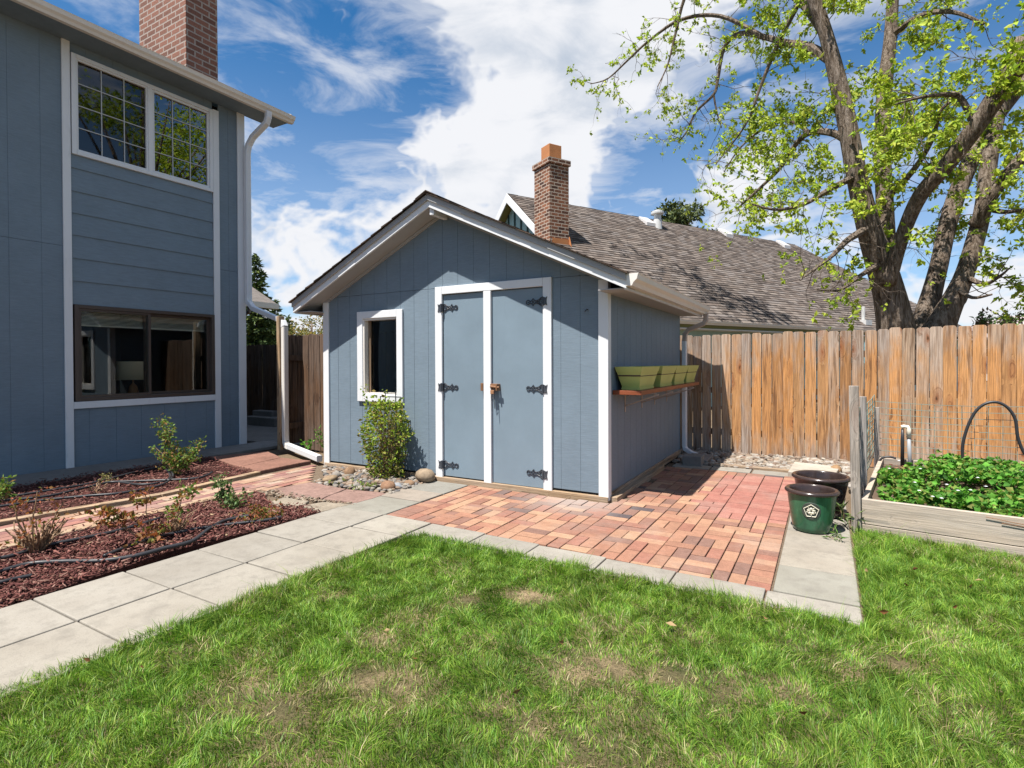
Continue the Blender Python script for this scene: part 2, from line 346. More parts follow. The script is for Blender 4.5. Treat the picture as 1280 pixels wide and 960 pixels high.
ry = [3.395, 3.85, 4.25, 4.7, 5.2, 5.7, 6.25, 6.85]
slabs('concrete_walk', [(-.262, .165, a, b) for a, b in zip(ry, ry[1:])], M['conc'], cols=[(.92, .95, .93), (1.04, 1.01, .97), (1.04, 1, .96)]+[(1, 1, 1)]*4)
slabs('concrete_border', [(-1.66, -1.22, 6.87, 7.11), (-1.21, -.76, 6.87, 7.11), (-.75, -.30, 6.87, 7.11)], M['conc'])
slabs('house_walk', [(-8.19, -7.52, a, a+1.2) for a in np.arange(-2.5, 5.6, 1.2)]+[(-12, -8.2, 5.75, 7.4), (-8.19, -6.98, 5.9, 7.4)], M['conco'])
# brick patio: one brick at a time, joints along the depth of the yard
BR = alb(((200, 134, 92), (206, 142, 96), (190, 124, 86), (182, 116, 84), (210, 148, 102), (176, 118, 92), (198, 128, 88), (214, 156, 106), (164, 114, 92), (190, 116, 84)), .56, .70)
BD = alb(((110, 92, 94), (140, 108, 98)), .58, .65)
BP = alb(((202, 124, 102), (196, 116, 96), (208, 132, 110)), .56, .74)
def bcol(x, y):
    if -1.02 < x < -.28 and 4.85 < y < 6.72: return jit(random.choice(BP), .06)
    return jit(random.choice(BD if random.random() < .03 else BR), .06)
m = MB()
def brick(x0, x1, y0, y1, c=None):
    g = .0035; x0 += g; x1 -= g; y0 += g*random.uniform(.5, 1.5); y1 -= g
    dz = random.uniform(-.003, .003); a = random.uniform(-.002, .002)
    def ok(px, py): return not (px < -1.67 and py > 4.77)
    if not ok((x0+x1)/2, (y0+y1)/2):
        return
    if x1 < -1.67 and y1 > 4.775: y1 = 4.775
    if y0 < 3.495-.022*(x0+2.75)/.5 : y0 = 3.495-.022*max(0, (x0+2.75)/.5)+.006
    if y1-y0 < .02: return
    m.slab([(x0, y0+a), (x1, y0), (x1, y1-a), (x0, y1)], -.04, .010+dz, c or bcol((x0+x1)/2, (y0+y1)/2))
W = .411; x = -3.255
while x < -.55:
    was = False; y = 3.36 + random.choice((0, .05)); w = W if x+W*1.2 < -.41 else -.405-x
    while y < 6.86:
        solid = x > -1.05 and y > 4.85
        if random.random() < .5 and not solid and x > -2.4 or (x < -2.4 and random.random() < .25):     # row of stretchers across
            yy = min(y+.1025, 6.865)
            if random.random() < .6: brick(x, x+w/2, y, yy); brick(x+w/2, x+w, y, yy)
            else: brick(x, x+w*.25, y, yy); brick(x+w*.25, x+w*.75, y, yy); brick(x+w*.75, x+w, y, yy)
            y = yy
        else:
            h = min(y+(.2055 if not solid else .17), 6.865); k = 4 if not solid else 2
            if not solid and random.random() < .35: 
                k2 = random.choice((1, 2)); brick(x, x+w/2, y, (y+h)/2); brick(x, x+w/2, (y+h)/2, h); brick(x+w/2, x+w*.75, y, h); brick(x+w*.75, x+w, y, h)
            else:
                for q in range(k):
                    o_ = .085 if solid and q else 0
                    if o_ and not was: brick(x+w*q/k, x+w*(q+1)/k, y, y+o_)
                    if y+o_ < 6.84: brick(x+w*q/k, x+w*(q+1)/k, y+o_, min(h+o_, 6.865))
                was = solid
            y = h
    x += w
y = 3.39
while y < 6.8: brick(-.405, -.268, y, y+.1025*(1.0)); y += .1025
structure(m, 'brick_patio', M['brick'], bevel=.004)
m = MB(); m.slab([(-3.81, 3.1), (.175, 3.1), (.175, 6.9), (-.2, 7.15), (-1.75, 7.15), (-1.75, 4.9), (-3.81, 4.9)], -.048, -.006); m.slab([(-3.81, -1.6), (-2.75, -1.6), (-2.75, 3.1), (-3.81, 3.1)], -.048, -.012); structure(m, 'paving_sand', M['sand'])
# garden beds and the old brick path between timbers
bedA = [gd(-160, 690), gd(0, 655), gd(82, 640), gd(200, 620), gd(256, 607), gd(322, 592), gd(300, 586), gd(262, 573), (-7.5, 4.6), (-7.5, 0), (-7.5, -.5)]
bedB = [gd(-260, 890), gd(0, 762), gd(96, 728), gd(215, 688), gd(325, 661), gd(400, 641), gd(374, 634.5), gd(335, 632), gd(332, 622), gd(318, 617), gd(269, 626), gd(200, 643), gd(84, 669), gd(0, 690), gd(-260, 745)]
beds = []
for nm, b, z in (('garden_bed', bedA, -.004), ('garden_bed', bedB, -.004)):
    m = MB(); m.slab(b, -.05, z); structure(m, nm, M['mulch']); beds.append(b)
pathpoly = [gd(-160, 691), gd(0, 656), gd(82, 641.5), gd(200, 621.5), gd(256, 608.5), gd(324, 593), gd(388, 580), gd(404, 583), gd(408, 604), gd(388, 604.5), gd(341, 613), gd(318, 616.5), gd(269, 625), gd(200, 642), gd(84, 668), gd(0, 689), gd(-160, 728)]
def inside(p, poly):
    r = False; n = len(poly)
    for i in range(n):
        a, b = poly[i], poly[(i+1) % n]
        if (a[1] > p[1]) != (b[1] > p[1]) and p[0] < (b[0]-a[0])*(p[1]-a[1])/(b[1]-a[1])+a[0]: r = not r
    return r
m = MB(); m.slab(pathpoly, -.05, -.008); structure(m, 'path_sand', M['sand'])
m = MB(); OB = alb(((214, 158, 112), (222, 170, 124), (196, 128, 104), (182, 112, 100), (206, 146, 108), (200, 120, 96), (216, 176, 140)), .54, .68)
ax = gd(82, 655); dd = gd(256, 616)-ax; an = math.atan2(dd[1], dd[0]); ca, sa = math.cos(an), math.sin(an)
for i in range(-16, 20):
    for j in range(-18, 18):
        u0 = i*.205+(.1 if j % 2 else 0); v0 = j*.098
        P = [(ax[0]+ca*u-sa*v, ax[1]+sa*u+ca*v) for u, v in ((u0+.004, v0+.004), (u0+.2, v0+.004), (u0+.2, v0+.094), (u0+.004, v0+.094))]
        if all(inside(p, pathpoly) for p in P): dz = random.uniform(-.004, .003); m.slab(P, -.04, .004+dz, jit(random.choice(OB), .1))
structure(m, 'old_brick_path', M['brick'], bevel=.004)
edge_lab = {'far': 'weathered timber edging between brick path and mulch bed nearer the house', 'near': 'weathered timber edging between brick path and rose bed'}
for k, pl in (('far', [(-160, 690.5), (0, 655.5), (82, 641), (200, 621), (256, 608), (323, 592.5)]), ('near', [(-160, 729), (0, 690), (84, 668.5), (200, 642.5), (269, 625.5), (318, 617)])):
    m = MB(); q = [gd(*p) for p in pl]
    for a, b in zip(q, q[1:]): m.bar((a[0], a[1], .002), (b[0], b[1], .002), .085, .06)
    tag(m.build('timber_edging', M['tany'], bevel=.006), edge_lab[k], 'edging', 'timber edging along the brick path')
# flagstones
RS, TS, RD = alb(((204, 160, 144), (210, 192, 166), (196, 138, 114)), .38, .85)
def flag(pts, col, lab, z0=-.03, z1=.014, nm='flagstone', grp='flagstones by the shed'):
    q = [np.array(p[:2]) for p in pts]; out = []
    for a, b in zip(q, q[1:]+q[:1]):
        for k in range(4):
            p = a+(b-a)*k/4; out.append(p+(rng.normal(size=2)*.008 if k else 0))
    m = MB(); m.slab(out, z0, z1, col); tag(m.build(nm, M['stone'], bevel=.01), lab, 'paving stone', grp)
flag([gd(341, 613), gd(388, 604), gd(432, 612.5), gd(403, 624.5), gd(358, 622)], RS, 'large pink sandstone flagstone at the end of the old brick path')
flag([gd(404, 625), gd(433, 613), gd(478, 617), gd(484, 619), gd(446, 630)], jit(RS, .05), 'pink sandstone flagstone between the gravel and the concrete path')
flag([gd(332, 629), gd(356, 623.5), gd(387, 627.5), gd(374, 635), gd(343, 633.5)], TS, 'small tan flagstone at the tip of the mulch bed')
flag([gd(378, 634), gd(403, 629), gd(441, 631.5), gd(402, 641)], jit(TS, .05), 'tan flagstone wedged beside the concrete path', )
flag([gd(301, 586.5), gd(352, 575), gd(389, 579), gd(325, 592)], RD, 'raised red sandstone slab nearest the brick path', -.03, .035, 'sandstone_slab', 'red sandstone slabs by the gate')
flag([gd(262, 573.5), gd(335, 566), gd(351, 574.4), gd(300, 586)], jit(RD, .05), 'raised red sandstone slab nearest the house walk', -.03, .03, 'sandstone_slab', 'red sandstone slabs by the gate')
# sill stone under downspout of the shed etc.
# ------------------------------------------------------------------ loose ground cover
def chips(name, poly, n, L, Wd, T, cols, z=0., mat=None, hump=0.02):
    P = np.array([p[:2] for p in poly]); lo = P.min(0); hi = P.max(0); V = []; Fs = []; Cc = []; cnt = 0
    while cnt < n:
        p = lo+(hi-lo)*rng.random(2)
        if not inside(p, poly): continue
        l = L*rng.uniform(.4, 1.3)/2; w = Wd*rng.uniform(.5, 1.3)/2; t_ = T*rng.uniform(.5, 1.2)/2
        e = Matrix.Rotation(rng.uniform(0, 2*PI), 3, 'Z') @ Matrix.Rotation(rng.normal()*.3, 3, 'Y') @ Matrix.Rotation(rng.normal()*.25, 3, 'X')
        e = np.array(e); b = len(V)*8
        bx = np.array([[sx*l*rng.uniform(.7, 1), sy*w*rng.uniform(.6, 1), sz*t_] for sz in (-1, 1) for sx, sy in ((-1, -1), (1, -1), (1, 1), (-1, 1))])
        V.append(bx @ e.T+np.array([p[0], p[1], z+abs(rng.normal())*hump])); b = cnt*8
        for q in ((4, 5, 6, 7), (0, 1, 5, 4), (1, 2, 6, 5), (2, 3, 7, 6), (3, 0, 4, 7)): Fs.append([b+i for i in q]); 
        cc = jit(cols[rng.integers(len(cols))], .25); Cc += [cc]*5; cnt += 1
    o = np_mesh(name, np.concatenate(V), Fs, mat or M['chip'], col=Cc); o['kind'] = 'stuff'; return o
MC = alb(((128, 70, 60), (112, 58, 50), (146, 86, 72), (96, 48, 42), (160, 112, 94), (118, 62, 56)), .74, .74)
tag(chips('mulch', beds[0], 6500, .034, .011, .005, MC), 'red bark mulch of the bed along the house', 'mulch')
tag(chips('mulch', beds[1], 15000, .031, .010, .005, MC), 'red bark mulch of the rose bed beside the path', 'mulch')
tag(chips('mulch_shred', beds[1], 900, .075, .011, .006, MC, .006), 'longer pale bark shreds strewn over the rose bed mulch', 'mulch'); tag(chips('mulch_shred', beds[0], 420, .08, .012, .006, MC, .006), 'longer bark shreds strewn over the bed along the house', 'mulch')
tag(chips('leaf_litter', beds[1], 110, .04, .022, .002, alb(((190, 150, 104), (206, 172, 128), (150, 116, 84)), .5), .012), 'dry tan leaf bits on the rose bed mulch', 'leaf litter')
def ico():
    import bmesh
    b = bmesh.new(); bmesh.ops.create_icosphere(b, subdivisions=2, radius=1); v = np.array([x.co[:] for x in b.verts]); f = np.array([[q.index for q in x.verts] for x in b.faces]); b.free(); return v, f
IV, IF = ico()
def rockshape(rx, ry, rz, lump=.16):
    d = IV.copy(); k = rng.normal(size=(5, 3))*1.6; ph = rng.uniform(0, 6, 5)
    s = 1+lump*np.sin(d @ k.T+ph).mean(1)*2
    e = np.array(Matrix.Rotation(rng.uniform(0, 6.28), 3, 'Z') @ Matrix.Rotation(rng.normal()*.25, 3, 'X'))
    return (d*s[:, None]*np.array([rx, ry, rz])) @ e.T
def pebbles(name, poly, n, r, cols, lab, z=0.):
    P = np.array([p[:2] for p in poly]); lo = P.min(0); hi = P.max(0); V = []; Fs = []; Cc = []; cnt = 0
    while cnt < n:
        p = lo+(hi-lo)*rng.random(2)
        if not inside(p, poly): continue
        s = r*rng.uniform(.4, 1.35); V.append(rockshape(s, s*rng.uniform(.55, .9), s*rng.uniform(.35, .6))+np.array([p[0], p[1], z+s*.25+abs(rng.normal())*.008]))
        Fs.append(IF+cnt*len(IV)); c = jit(cols[rng.integers(len(cols))], .15); Cc += [c]*len(IF); cnt += 1
    o = np_mesh(name, np.concatenate(V), np.concatenate(Fs), M['stone'], col=Cc, smooth=True); tag(o, lab, 'gravel', kind='stuff'); return o
PC = alb(((200, 188, 170), (178, 168, 158), (214, 204, 192), (168, 140, 118), (190, 160, 132), (150, 146, 144), (206, 176, 150)), 0.4, 0.9)
PC2 = alb(((214, 200, 180), (200, 178, 152), (222, 212, 198), (186, 160, 136), (196, 180, 164), (170, 140, 118)), 0.42, 0.85)
gpoly = [gd(404, 584), gd(408, 603), gd(388, 603.5), gd(434, 611.5), gd(480, 617), gd(488, 618.5), gd(548, 600), (-3.74, 4.84), (-5.5, 4.84)]
m = MB(); m.slab(gpoly, -.05, -.004); structure(m, 'gravel_bed', M['sand'])
pebbles('gravel', gpoly, 900, .03, PC, 'mixed river gravel under the vine along the shed')
gpoly2 = [(-1.7, 7.13), (.2, 7.13), (.24, 6.3), (.42, 8.27), (-1.75, 8.27), (-2.6, 8.27), (-2.6, 7.9), (-1.74, 7.9)]
m = MB(); m.slab(gpoly2, -.05, -.01); structure(m, 'gravel_bed', M['sand'])
pebbles('gravel', gpoly2, 1700, .036, PC2, 'cream river gravel along the foot of the cedar fence')
m = MB(); m.slab([gd(388, 604), gd(341, 613), gd(318, 617), gd(335, 633), gd(400, 641), gd(440, 632), gd(485, 619.5)], -.05, -.01); structure(m, 'flagstone_bed', M['sand'])
pebbles('gravel', [gd(320, 618), gd(341, 613.5), gd(403, 625.5), gd(446, 631), gd(441, 632), gd(404, 629), gd(388, 628), gd(356, 623)], 260, .014, alb(((190, 165, 135), (170, 140, 112), (205, 185, 160)), .4), 'fine tan grit between the flagstones')
def rock(x, y, r, col, lab, sc=(1, .75, .7)):
    p = gd(x, y); o = np_mesh('rock', rockshape(r*sc[0], r*sc[1], r*sc[2], .2), IF, M['stone'], col=[col]*len(IF), smooth=True)
    o.location = (p[0], p[1], r*.4); tag(o, lab, 'rock', 'rocks beside the shed')
rock(532, 603, .13, alb(((206, 178, 144),), .42)[0], 'rounded tan rock at the corner of the door slab', (1, .8, .65))
rock(437, 594, .075, alb(((196, 152, 110),), .42)[0], 'upright orange brown rock left of the vine against the shed', (.9, .8, 1))
rock(421, 598, .065, alb(((196, 184, 170),), .42)[0], 'pale grey rock left of the orange rock by the shed', (1, .8, .8))
rock(414, 602, .10, alb(((200, 168, 128),), .42)[0], 'flat tan rock at the edge of the old bricks', (1.2, .8, .35))
rock(485, 612, .08, alb(((190, 142, 104),), .42)[0], 'rust brown rock in the gravel right of the vine', (1, .8, .6))
rock(497, 611, .075, alb(((196, 200, 206),), .42)[0], 'pale bluish rock in the gravel right of the vine', (1.1, .7, .5))
rock(512, 607, .06, alb(((190, 150, 112),), .42)[0], 'small brown rock between the vine and the tan rock', (1, .8, .6))
rock(1045, 592, .09, alb(((206, 160, 108),), .42)[0], 'orange rock behind the dark pot at the fence', (1, .8, .8))
# ------------------------------------------------------------------ siding helpers
def plank_wall(mb, axis, at, out, u0, u1, z0, ztop, pitch, phase, holes=(), seam=None, th=.006, g=.0045):
    """grooved plywood on the plane axis=at, facing out (+1/-1); planks between grooves, ztop(u) its upper edge"""
    cuts = [u0]; k = math.ceil((u0-phase)/pitch+1e-6)
    while phase+k*pitch < u1-1e-4: cuts.append(phase+k*pitch); k += 1
    cuts.append(u1)
    for h in holes:
        for q in h[:2]:
            if u0 < q < u1: cuts.append(q)
    brk = [u for u in (getattr(ztop, 'brk', None),) if u is not None and u0 < u < u1]
    gro = set(round(c, 5) for c in cuts if abs((c-phase)/pitch-round((c-phase)/pitch)) < 1e-4)
    cuts = sorted(set(round(c, 5) for c in cuts+brk))
    for a, b in zip(cuts, cuts[1:]):
        for layer, (lo, hi) in enumerate((((at-out*.002, at-out*.02)), (at, at-out*.0019))):
            pass
        ga = g/2 if a in gro else 0; gb = g/2 if b in gro else 0
        mid = (a+b)/2; segs = [(z0, None)]
        for h in holes:
            if h[0]-1e-6 <= mid <= h[1]+1e-6: segs = [(z0, h[2]), (h[3], None)]
        out2 = []
        for s0, s1 in segs:
            if seam is not None and s0 < seam-.01 and (s1 is None or s1 > seam+.01): out2 += [(s0, seam-.002), (seam+.002, s1)]
            else: out2.append((s0, s1))
        for s0, s1 in out2:
            if s1 is not None and s1-s0 < .01: continue
            for (p, q, t0, t1) in ((a, b, at-out*th*2, at-out*th*.5), (a+ga, b-gb, at-out*th*.5, at)):
                za = s1 if s1 is not None else ztop(p); zb = s1 if s1 is not None else ztop(q)
                mb.prism([(p, s0), (q, s0), (q, zb), (p, za)], axis, t0, t1)
# ------------------------------------------------------------------ the shed
X0, X1, Y0, Y1 = -5.50, -1.763, 4.84, 7.78; XC = (X0+X1)/2; SL = .4715; OV = .27; YF = 4.57; YB = 7.92
ZW = 2.957-SL*(X1-XC)          # under side of roof at the wall line
shed = thing('garden_shed', (0, 0, 0), 'small blue grey gabled shed with white trimmed double doors behind a brick patio', 'shed')
top = lambda x: 2.957-SL*abs(x-XC)-.004; top.brk = XC
DX0, DX1, DZ = -3.737, -2.318, 2.137; WX0, WX1, WZ0, WZ1 = -4.925, -4.212, .845, 1.924
m = MB(); plank_wall(m, 1, Y0, -1, X0+.01, X1-.01, .075, top, .203, -3.65, [(DX0+.05, DX1-.05, .07, DZ-.05), (WX0+.07, WX1-.07, WZ0+.07, WZ1-.07)], 2.128)
m.build('front_wall', M['blue'], shed)
m = MB(); flat = lambda y: ZW+.0; plank_wall(m, 0, X1, 1, Y0+.03, Y1, .075, flat, .2, 5.15); m.build('side_wall', M['blue'], shed)
m = MB(); plank_wall(m, 0, X0, -1, Y0+.03, Y1, .075, flat, .2, 5.15); m.build('side_wall', M['blue'], shed)
m = MB(); plank_wall(m, 1, Y1, 1, X0+.01, X1-.01, .075, top, .203, -3.65); m.build('back_wall', M['blue'], shed)
m = MB()
for xx, s in ((X0, 1), (X1, -1)):
    z1 = ZW-.005; m.box(xx-s*.022, xx+s*.075, Y0-.022, Y0-.001, .015, z1); m.box(xx-s*.022, xx-s*.001, Y0-.001, Y0+.062, .015, z1)
    m.build('corner_trim', M['white'], shed, bevel=.004); m = MB()
# interior floor and sill timbers
m.box(X0+.02, X1-.02, Y0+.02, Y1-.02, -.04, .07); m.build('floor', M['dark'], shed)
m = MB(); m.box(X0, X1+.02, Y0-.035, Y0+.018, -.04, .052); m.build('sill_timber', M['tanx'], shed, bevel=.004)
m = MB(); m.bar((X1+.05, Y0+.03, .012), (X1+.04, 6.62, .03), .075, .07); m.bar((X1+.005, Y0-.02, .04), (X1+.0, Y1, .05), .03, .075); m.build('sill_timber', M['tany'], shed, bevel=.005)
# doors
m = MB(); fy = Y0-.03
m.box(DX0, DX0+.092, fy, Y0-.001, .045, DZ); m.box(DX1-.092, DX1, fy, Y0-.001, .02, DZ); m.box(DX0+.0925, DX1-.0925, fy, Y0-.001, DZ-.084, DZ)
m.build('door_frame', M['white'], shed, bevel=.004)
dl = MB().box(DX0+.094, -3.045, Y0+.0, Y0+.03, .065, DZ-.09).build('door', M['bluedoor'], shed, bevel=.003)
dr = MB().box(-3.039, DX1-.094, Y0+.0, Y0+.03, .055, DZ-.09).build('door', M['bluedoor'], shed, bevel=.003)
MB().box(-3.103, -3.013, fy-.003, Y0-.002, .045, DZ-.088).build('meeting_stile', M['white'], dl, bevel=.004)
def hinge(parent, x, z, s):                 # s=+1: strap runs to +x
    m = MB(); y = fy-.0005; yd = Y0-.0005
    def plate(pts, y0_): m.prism([(x+s*a_, z+b_) for a_, b_ in pts], 1, y0_-.006, y0_)
    plate([(-.05, .045), (-.036, .034), (-.009, .042), (-.009, -.042), (-.036, -.034), (-.05, -.045), (-.042, 0)], y)
    def loop(pts, r=.0055): m.tube([(x+s*a_, yd-.004, z+b_) for a_, b_ in pts], r, 6)
    loop([(.0, .04), (.03, .04), (.055, .02), (.085, .012), (.105, .016), (.12, .036), (.135, .016), (.155, .009)])
    loop([(.0, -.04), (.03, -.04), (.055, -.02), (.085, -.012), (.105, -.016), (.12, -.036), (.135, -.016), (.155, -.009)])
    loop([(.175+.021*math.cos(q), .021*math.sin(q)) for q in np.linspace(0, 2*PI, 13)]); loop([(.028+.02*math.cos(q), .024*math.sin(q)) for q in np.linspace(0, 2*PI, 13)])
    loop([(.055, 0), (.075, .016), (.095, 0), (.075, -.016), (.055, 0)]); loop([(.105, .014), (.12, 0), (.105, -.014)]); loop([(.135, .014), (.12, 0), (.135, -.014)]); loop([(.0, .02), (.012, 0), (.0, -.02)])
    m.box(min(x+s*.001, x+s*.012), max(x+s*.001, x+s*.012), fy-.004, yd, z-.042, z+.042)
    m.tube([(x-s*.003, fy-.008, z-.045), (x-s*.003, fy-.008, z+.045)], .0075, 8)
    for a_, b_ in ((-.03, .028), (-.03, -.028)): m.tube([(x+s*a_, y-.006, z+b_), (x+s*a_, y-.011, z+b_)], [.008, .004], 8)
    for a_, b_ in ((.028, 0), (.075, 0), (.12, 0), (.175, 0)): m.tube([(x+s*a_, yd, z+b_), (x+s*a_, yd-.008, z+b_)], [.008, .004], 8)
    m.build('hinge', M['iron'], parent)
for zz in (1.905, 1.038, .19): hinge(dl, DX0+.092, zz, 1)
for zz in (1.905, 1.043, .2): hinge(dr, DX1-.092, zz, -1)
MB().box(-3.135, -3.105, fy-.012, Y0-.001, 1.01, 1.09).build('latch_plate', M['rust'], dl, bevel=.003)
m = MB(); m.box(-3.011, -2.94, fy-.02, Y0-.001, 1.035, 1.085); m.tube([(-3.0, fy-.03, 1.058), (-2.895, fy-.03, 1.048)], .013, 8); m.box(-2.93, -2.915, fy-.045, Y0-.001, 1.015, 1.085)
m.build('latch', M['rust'], dr, bevel=.003)
pk = thing('padlock', (-2.975, fy-.03, 1.03), 'rusty open padlock with a dangling black cord on the shed door latch', 'padlock')
MB().box(-.022, .022, -.012, .012, -.05, -.008).build('body', M['rust'], pk, bevel=.004)
MB().tube([(-.014, 0, -.01), (-.014, 0, .02), (0, 0, .032), (.014, 0, .02), (.014, 0, -.01)], .0045, 8).build('shackle', M['iron'], pk, smooth=True)
MB().tube([(.0, -.004, -.05), (-.014, -.006, -.08), (-.006, -.006, -.115), (.008, -.006, -.09), (.004, -.006, -.045)], .004, 6).build('key_ring', M['iron'], pk)
MB().tube([(.02, -.006, -.02), (.022, -.008, -.1), (.03, -.008, -.2)], [.006, .005, .003], 6).build('cord', M['blackp'], pk)
# window
win = MB()
tw = .088; wy = Y0-.028
for a in ((WX0, WX0+tw, WZ0, WZ1), (WX1-tw, WX1, WZ0, WZ1), (WX0+tw+.0005, WX1-tw-.0005, WZ1-.086, WZ1), (WX0+tw+.0005, WX1-tw-.0005, WZ0, WZ0+.088)): win.box(a[0], a[1], wy, Y0-.001, a[2], a[3])
win = win.build('window', M['white'], shed, bevel=.004)
m = MB(); i0, i1, j0, j1 = WX0+tw, WX1-tw, WZ0+.088, WZ1-.086
m.box(i0-.012, i0+.022, Y0-.014, Y0+.09, j0-.01, j1+.01); m.box(i1-.022, i1+.012, Y0+.02, Y0+.09, j0-.01, j1+.01); m.box(i0+.0225, i1-.0225, Y0-.013, Y0+.09, j1-.022, j1+.01); m.box(i0+.0225, i1-.0225, Y0-.013, Y0+.09, j0-.01, j0+.02)
m.build('jamb', M['cream'], win)
m = MB(); m.box(i0+.0225, i0+.06, Y0+.05, Y0+.085, j0+.0205, j1-.0225); m.build('sash', M['stud'], win)
MB().box(i0+.061, i1-.023, Y0+.065, Y0+.069, j0+.021, j1-.023).build('pane', M['glassclear'], win)
m = MB(); m.box(X0+.05, X1-.1, Y0+.9, Y0+.95, 1.42, 1.52); m.box(X0+.05, X1-.1, Y0+.9, Y0+.95, 1.88, 1.98); m.box(-5.02, -4.94, Y0+.9, Y0+.95, .1, 2.0); m.box(X0+.05, X1-.1, Y0+.9, Y0+1.3, .9, .93); m.build('interior_shelf', M['stud'], shed)
# roof: sheathing, shingle courses, soffit, rake boards, ridge beam, gutter, downspout
ex = .27+.0
m = MB()
for s in (-1, 1):
    xe = XC+s*(X1-XC+ex); ze = 2.957-SL*abs(xe-XC)
    m.prism([(XC, 2.957+.02), (xe, ze+.02), (xe, ze+.12), (XC, 2.957+.12)], 1, YF+.03, YB)
m.build('roof_deck', M['soffit'], shed)
SHC = alb(((92, 76, 66), (78, 66, 58), (108, 90, 78), (66, 56, 50)), 0.55, 0.9)
m = MB()
for s in (-1, 1):
    L = X1-XC+ex+.03; n = 14
    for i in range(n):
        a = L*(1-i/n); b = L*(1-(i+1.25)/n); b = max(b, 0)
        za, zb = 2.957-SL*a+.123, 2.957-SL*b+.123
        y = YF-.05+random.uniform(-.004, .004)
        while y < YB+.02:
            y2 = min(y+random.uniform(.2, .34), YB+.02); o = random.uniform(0, .006)
            m.prism([(XC+s*a, za+.014+o), (XC+s*b, zb+.004), (XC+s*b, zb), (XC+s*a, za)], 1, y+.001, y2-.001, jit(random.choice(SHC), .2)); y = y2
for k in range(12):
    y = YF-.045+k*.29; m.prism([(XC-.14, 2.957-SL*.14+.142), (XC, 2.957+.144), (XC+.14, 2.957-SL*.14+.142), (XC+.14, 2.957-SL*.14+.153), (XC, 2.957+.157), (XC-.14, 2.957-SL*.14+.153)], 1, y, y+.31, jit(SHC[0], .2))
m.build('shingles', M['shingle'], shed)
m = MB()
for s in (-1, 1):
    xe = XC+s*(X1-XC+ex); ze = 2.957-SL*abs(xe-XC); xw = XC+s*(X1-XC-.0)
    m.prism([(XC, 2.957), (xe, ze), (xe, ze+.018), (XC, 2.957+.018)], 1, YF+.024, Y0-.002)
m.build('soffit', M['soffit'], shed)
m = MB()
for s in (-1, 1): m.prism([(XC+s*1.87, ZW-.035), (XC+s*1.87, ZW-.001), (XC, 2.957-.006), (XC, 2.957-.04)], 1, Y0-.02, Y0-.0005)
m.build('frieze_board', M['soffit'], shed)
for s in (-1, 1):
    xe = XC+s*(X1-XC+ex+.005); ze = 2.957-SL*abs(xe-XC)
    o = MB().prism([(XC, 2.957-.012), (xe, ze-.012), (xe, ze+.098), (XC, 2.957+.098)], 1, YF, YF+.022).build('rake_board', M['white'], shed, bevel=.003)
    MB().prism([(XC, 2.957+.058), (xe, ze+.058), (xe, ze+.121), (XC, 2.957+.121)], 1, YF-.021, YF-.001).build('rake_moulding', M['mould'], o, bevel=.003)
MB().box(XC-.02+.02, XC+.035+.02, YF+.024, Y0-.002, 2.865, 2.957).build('ridge_beam', M['white'], shed, bevel=.003)
xe = X1+ex; ze = 2.957-SL*(xe-XC)
for a, b in ((xe-.022, xe-.001), (2*XC-xe+.001, 2*XC-xe+.022)): MB().box(a, b, YF+.023, YB, ze-.02, ze+.10).build('eave_fascia', M['greyw'], shed)
for a, b in ((X1, xe-.0225), (2*XC-xe+.0225, X0)): MB().box(a, b, YF+.05, YB-.02, ze-.006, ze+.003).build('eave_soffit', M['soffit'], shed)
def gutter(xb, z, y0, y1, parent, mat, s=1):        # K-style trough, back at xb, top at z, opening outward to s*x
    pf = [(0, z-.002), (0, z-.105), (.055, z-.105), (.07, z-.075), (.098, z-.05), (.108, z-.012), (.115, z)]
    t_ = .004; ins = [(.110, z-.002), (.102, z-.012), (.093, z-.046), (.066, z-.07), (.052, z-.1), (.004, z-.1), (.004, z-.002)]
    m = MB(); m.prism([(xb+s*a, b) for a, b in pf+ins], 1, y0, y1)
    for y in (y0, y1): m.prism([(xb+s*a, b) for a, b in pf], 1, y-.002, y+.002)
    return m.build('gutter', mat, parent)
gutter(xe, ze+.115, YF-.0, YB+.03, shed, M['cream'])
def spout(pts, w, d, parent, mat, name='downspout'):
    m = MB(); pts = [Vector(p) for p in pts]
    k = len(pts); n0 = 0
    for i, p in enumerate(pts):
        dr_ = (pts[min(i+1, k-1)]-pts[max(i-1, 0)]).normalized(); y = Vector((0, 1, 0)); x = y.cross(dr_).normalized() if abs(dr_.y) < .95 else Vector((1, 0, 0)); y2 = dr_.cross(x).normalized()
        c = .25
        for a, b in ((-1, -1+c), (-1+c, -1), (1-c, -1), (1, -1+c), (1, 1-c), (1-c, 1), (-1+c, 1), (-1, 1-c)): m.v.append(tuple(p+x*a*w/2+y2*b*d/2))
    for i in range(k-1):
        for q in range(8): r = (q+1) % 8; m.face([i*8+q, i*8+r, i*8+8+r, i*8+8+q])
    m.face(list(range(7, -1, -1))); m.face([(k-1)*8+q for q in range(8)])
    return m.build(name, mat, parent)
gx_ = xe+.06; sy_ = YB-.05
spout([(gx_, sy_, ze+.02), (gx_, sy_, ze-.07), (gx_-.03, sy_-.01, ze-.12), (X1+.10, sy_-.03, ze-.2), (X1+.06, sy_-.05, ze-.26), (X1+.055, sy_-.06, ze-.36)], .06, .075, shed, M['bracket'], 'gutter_elbow')
spout([(X1+.055, sy_-.06, ze-.355), (X1+.055, sy_-.06, .14), (X1+.07, sy_-.07, .09), (X1+.16, sy_-.1, .045), (X1+.22, sy_-.12, .03)], .06, .08, shed, M['whitem'])
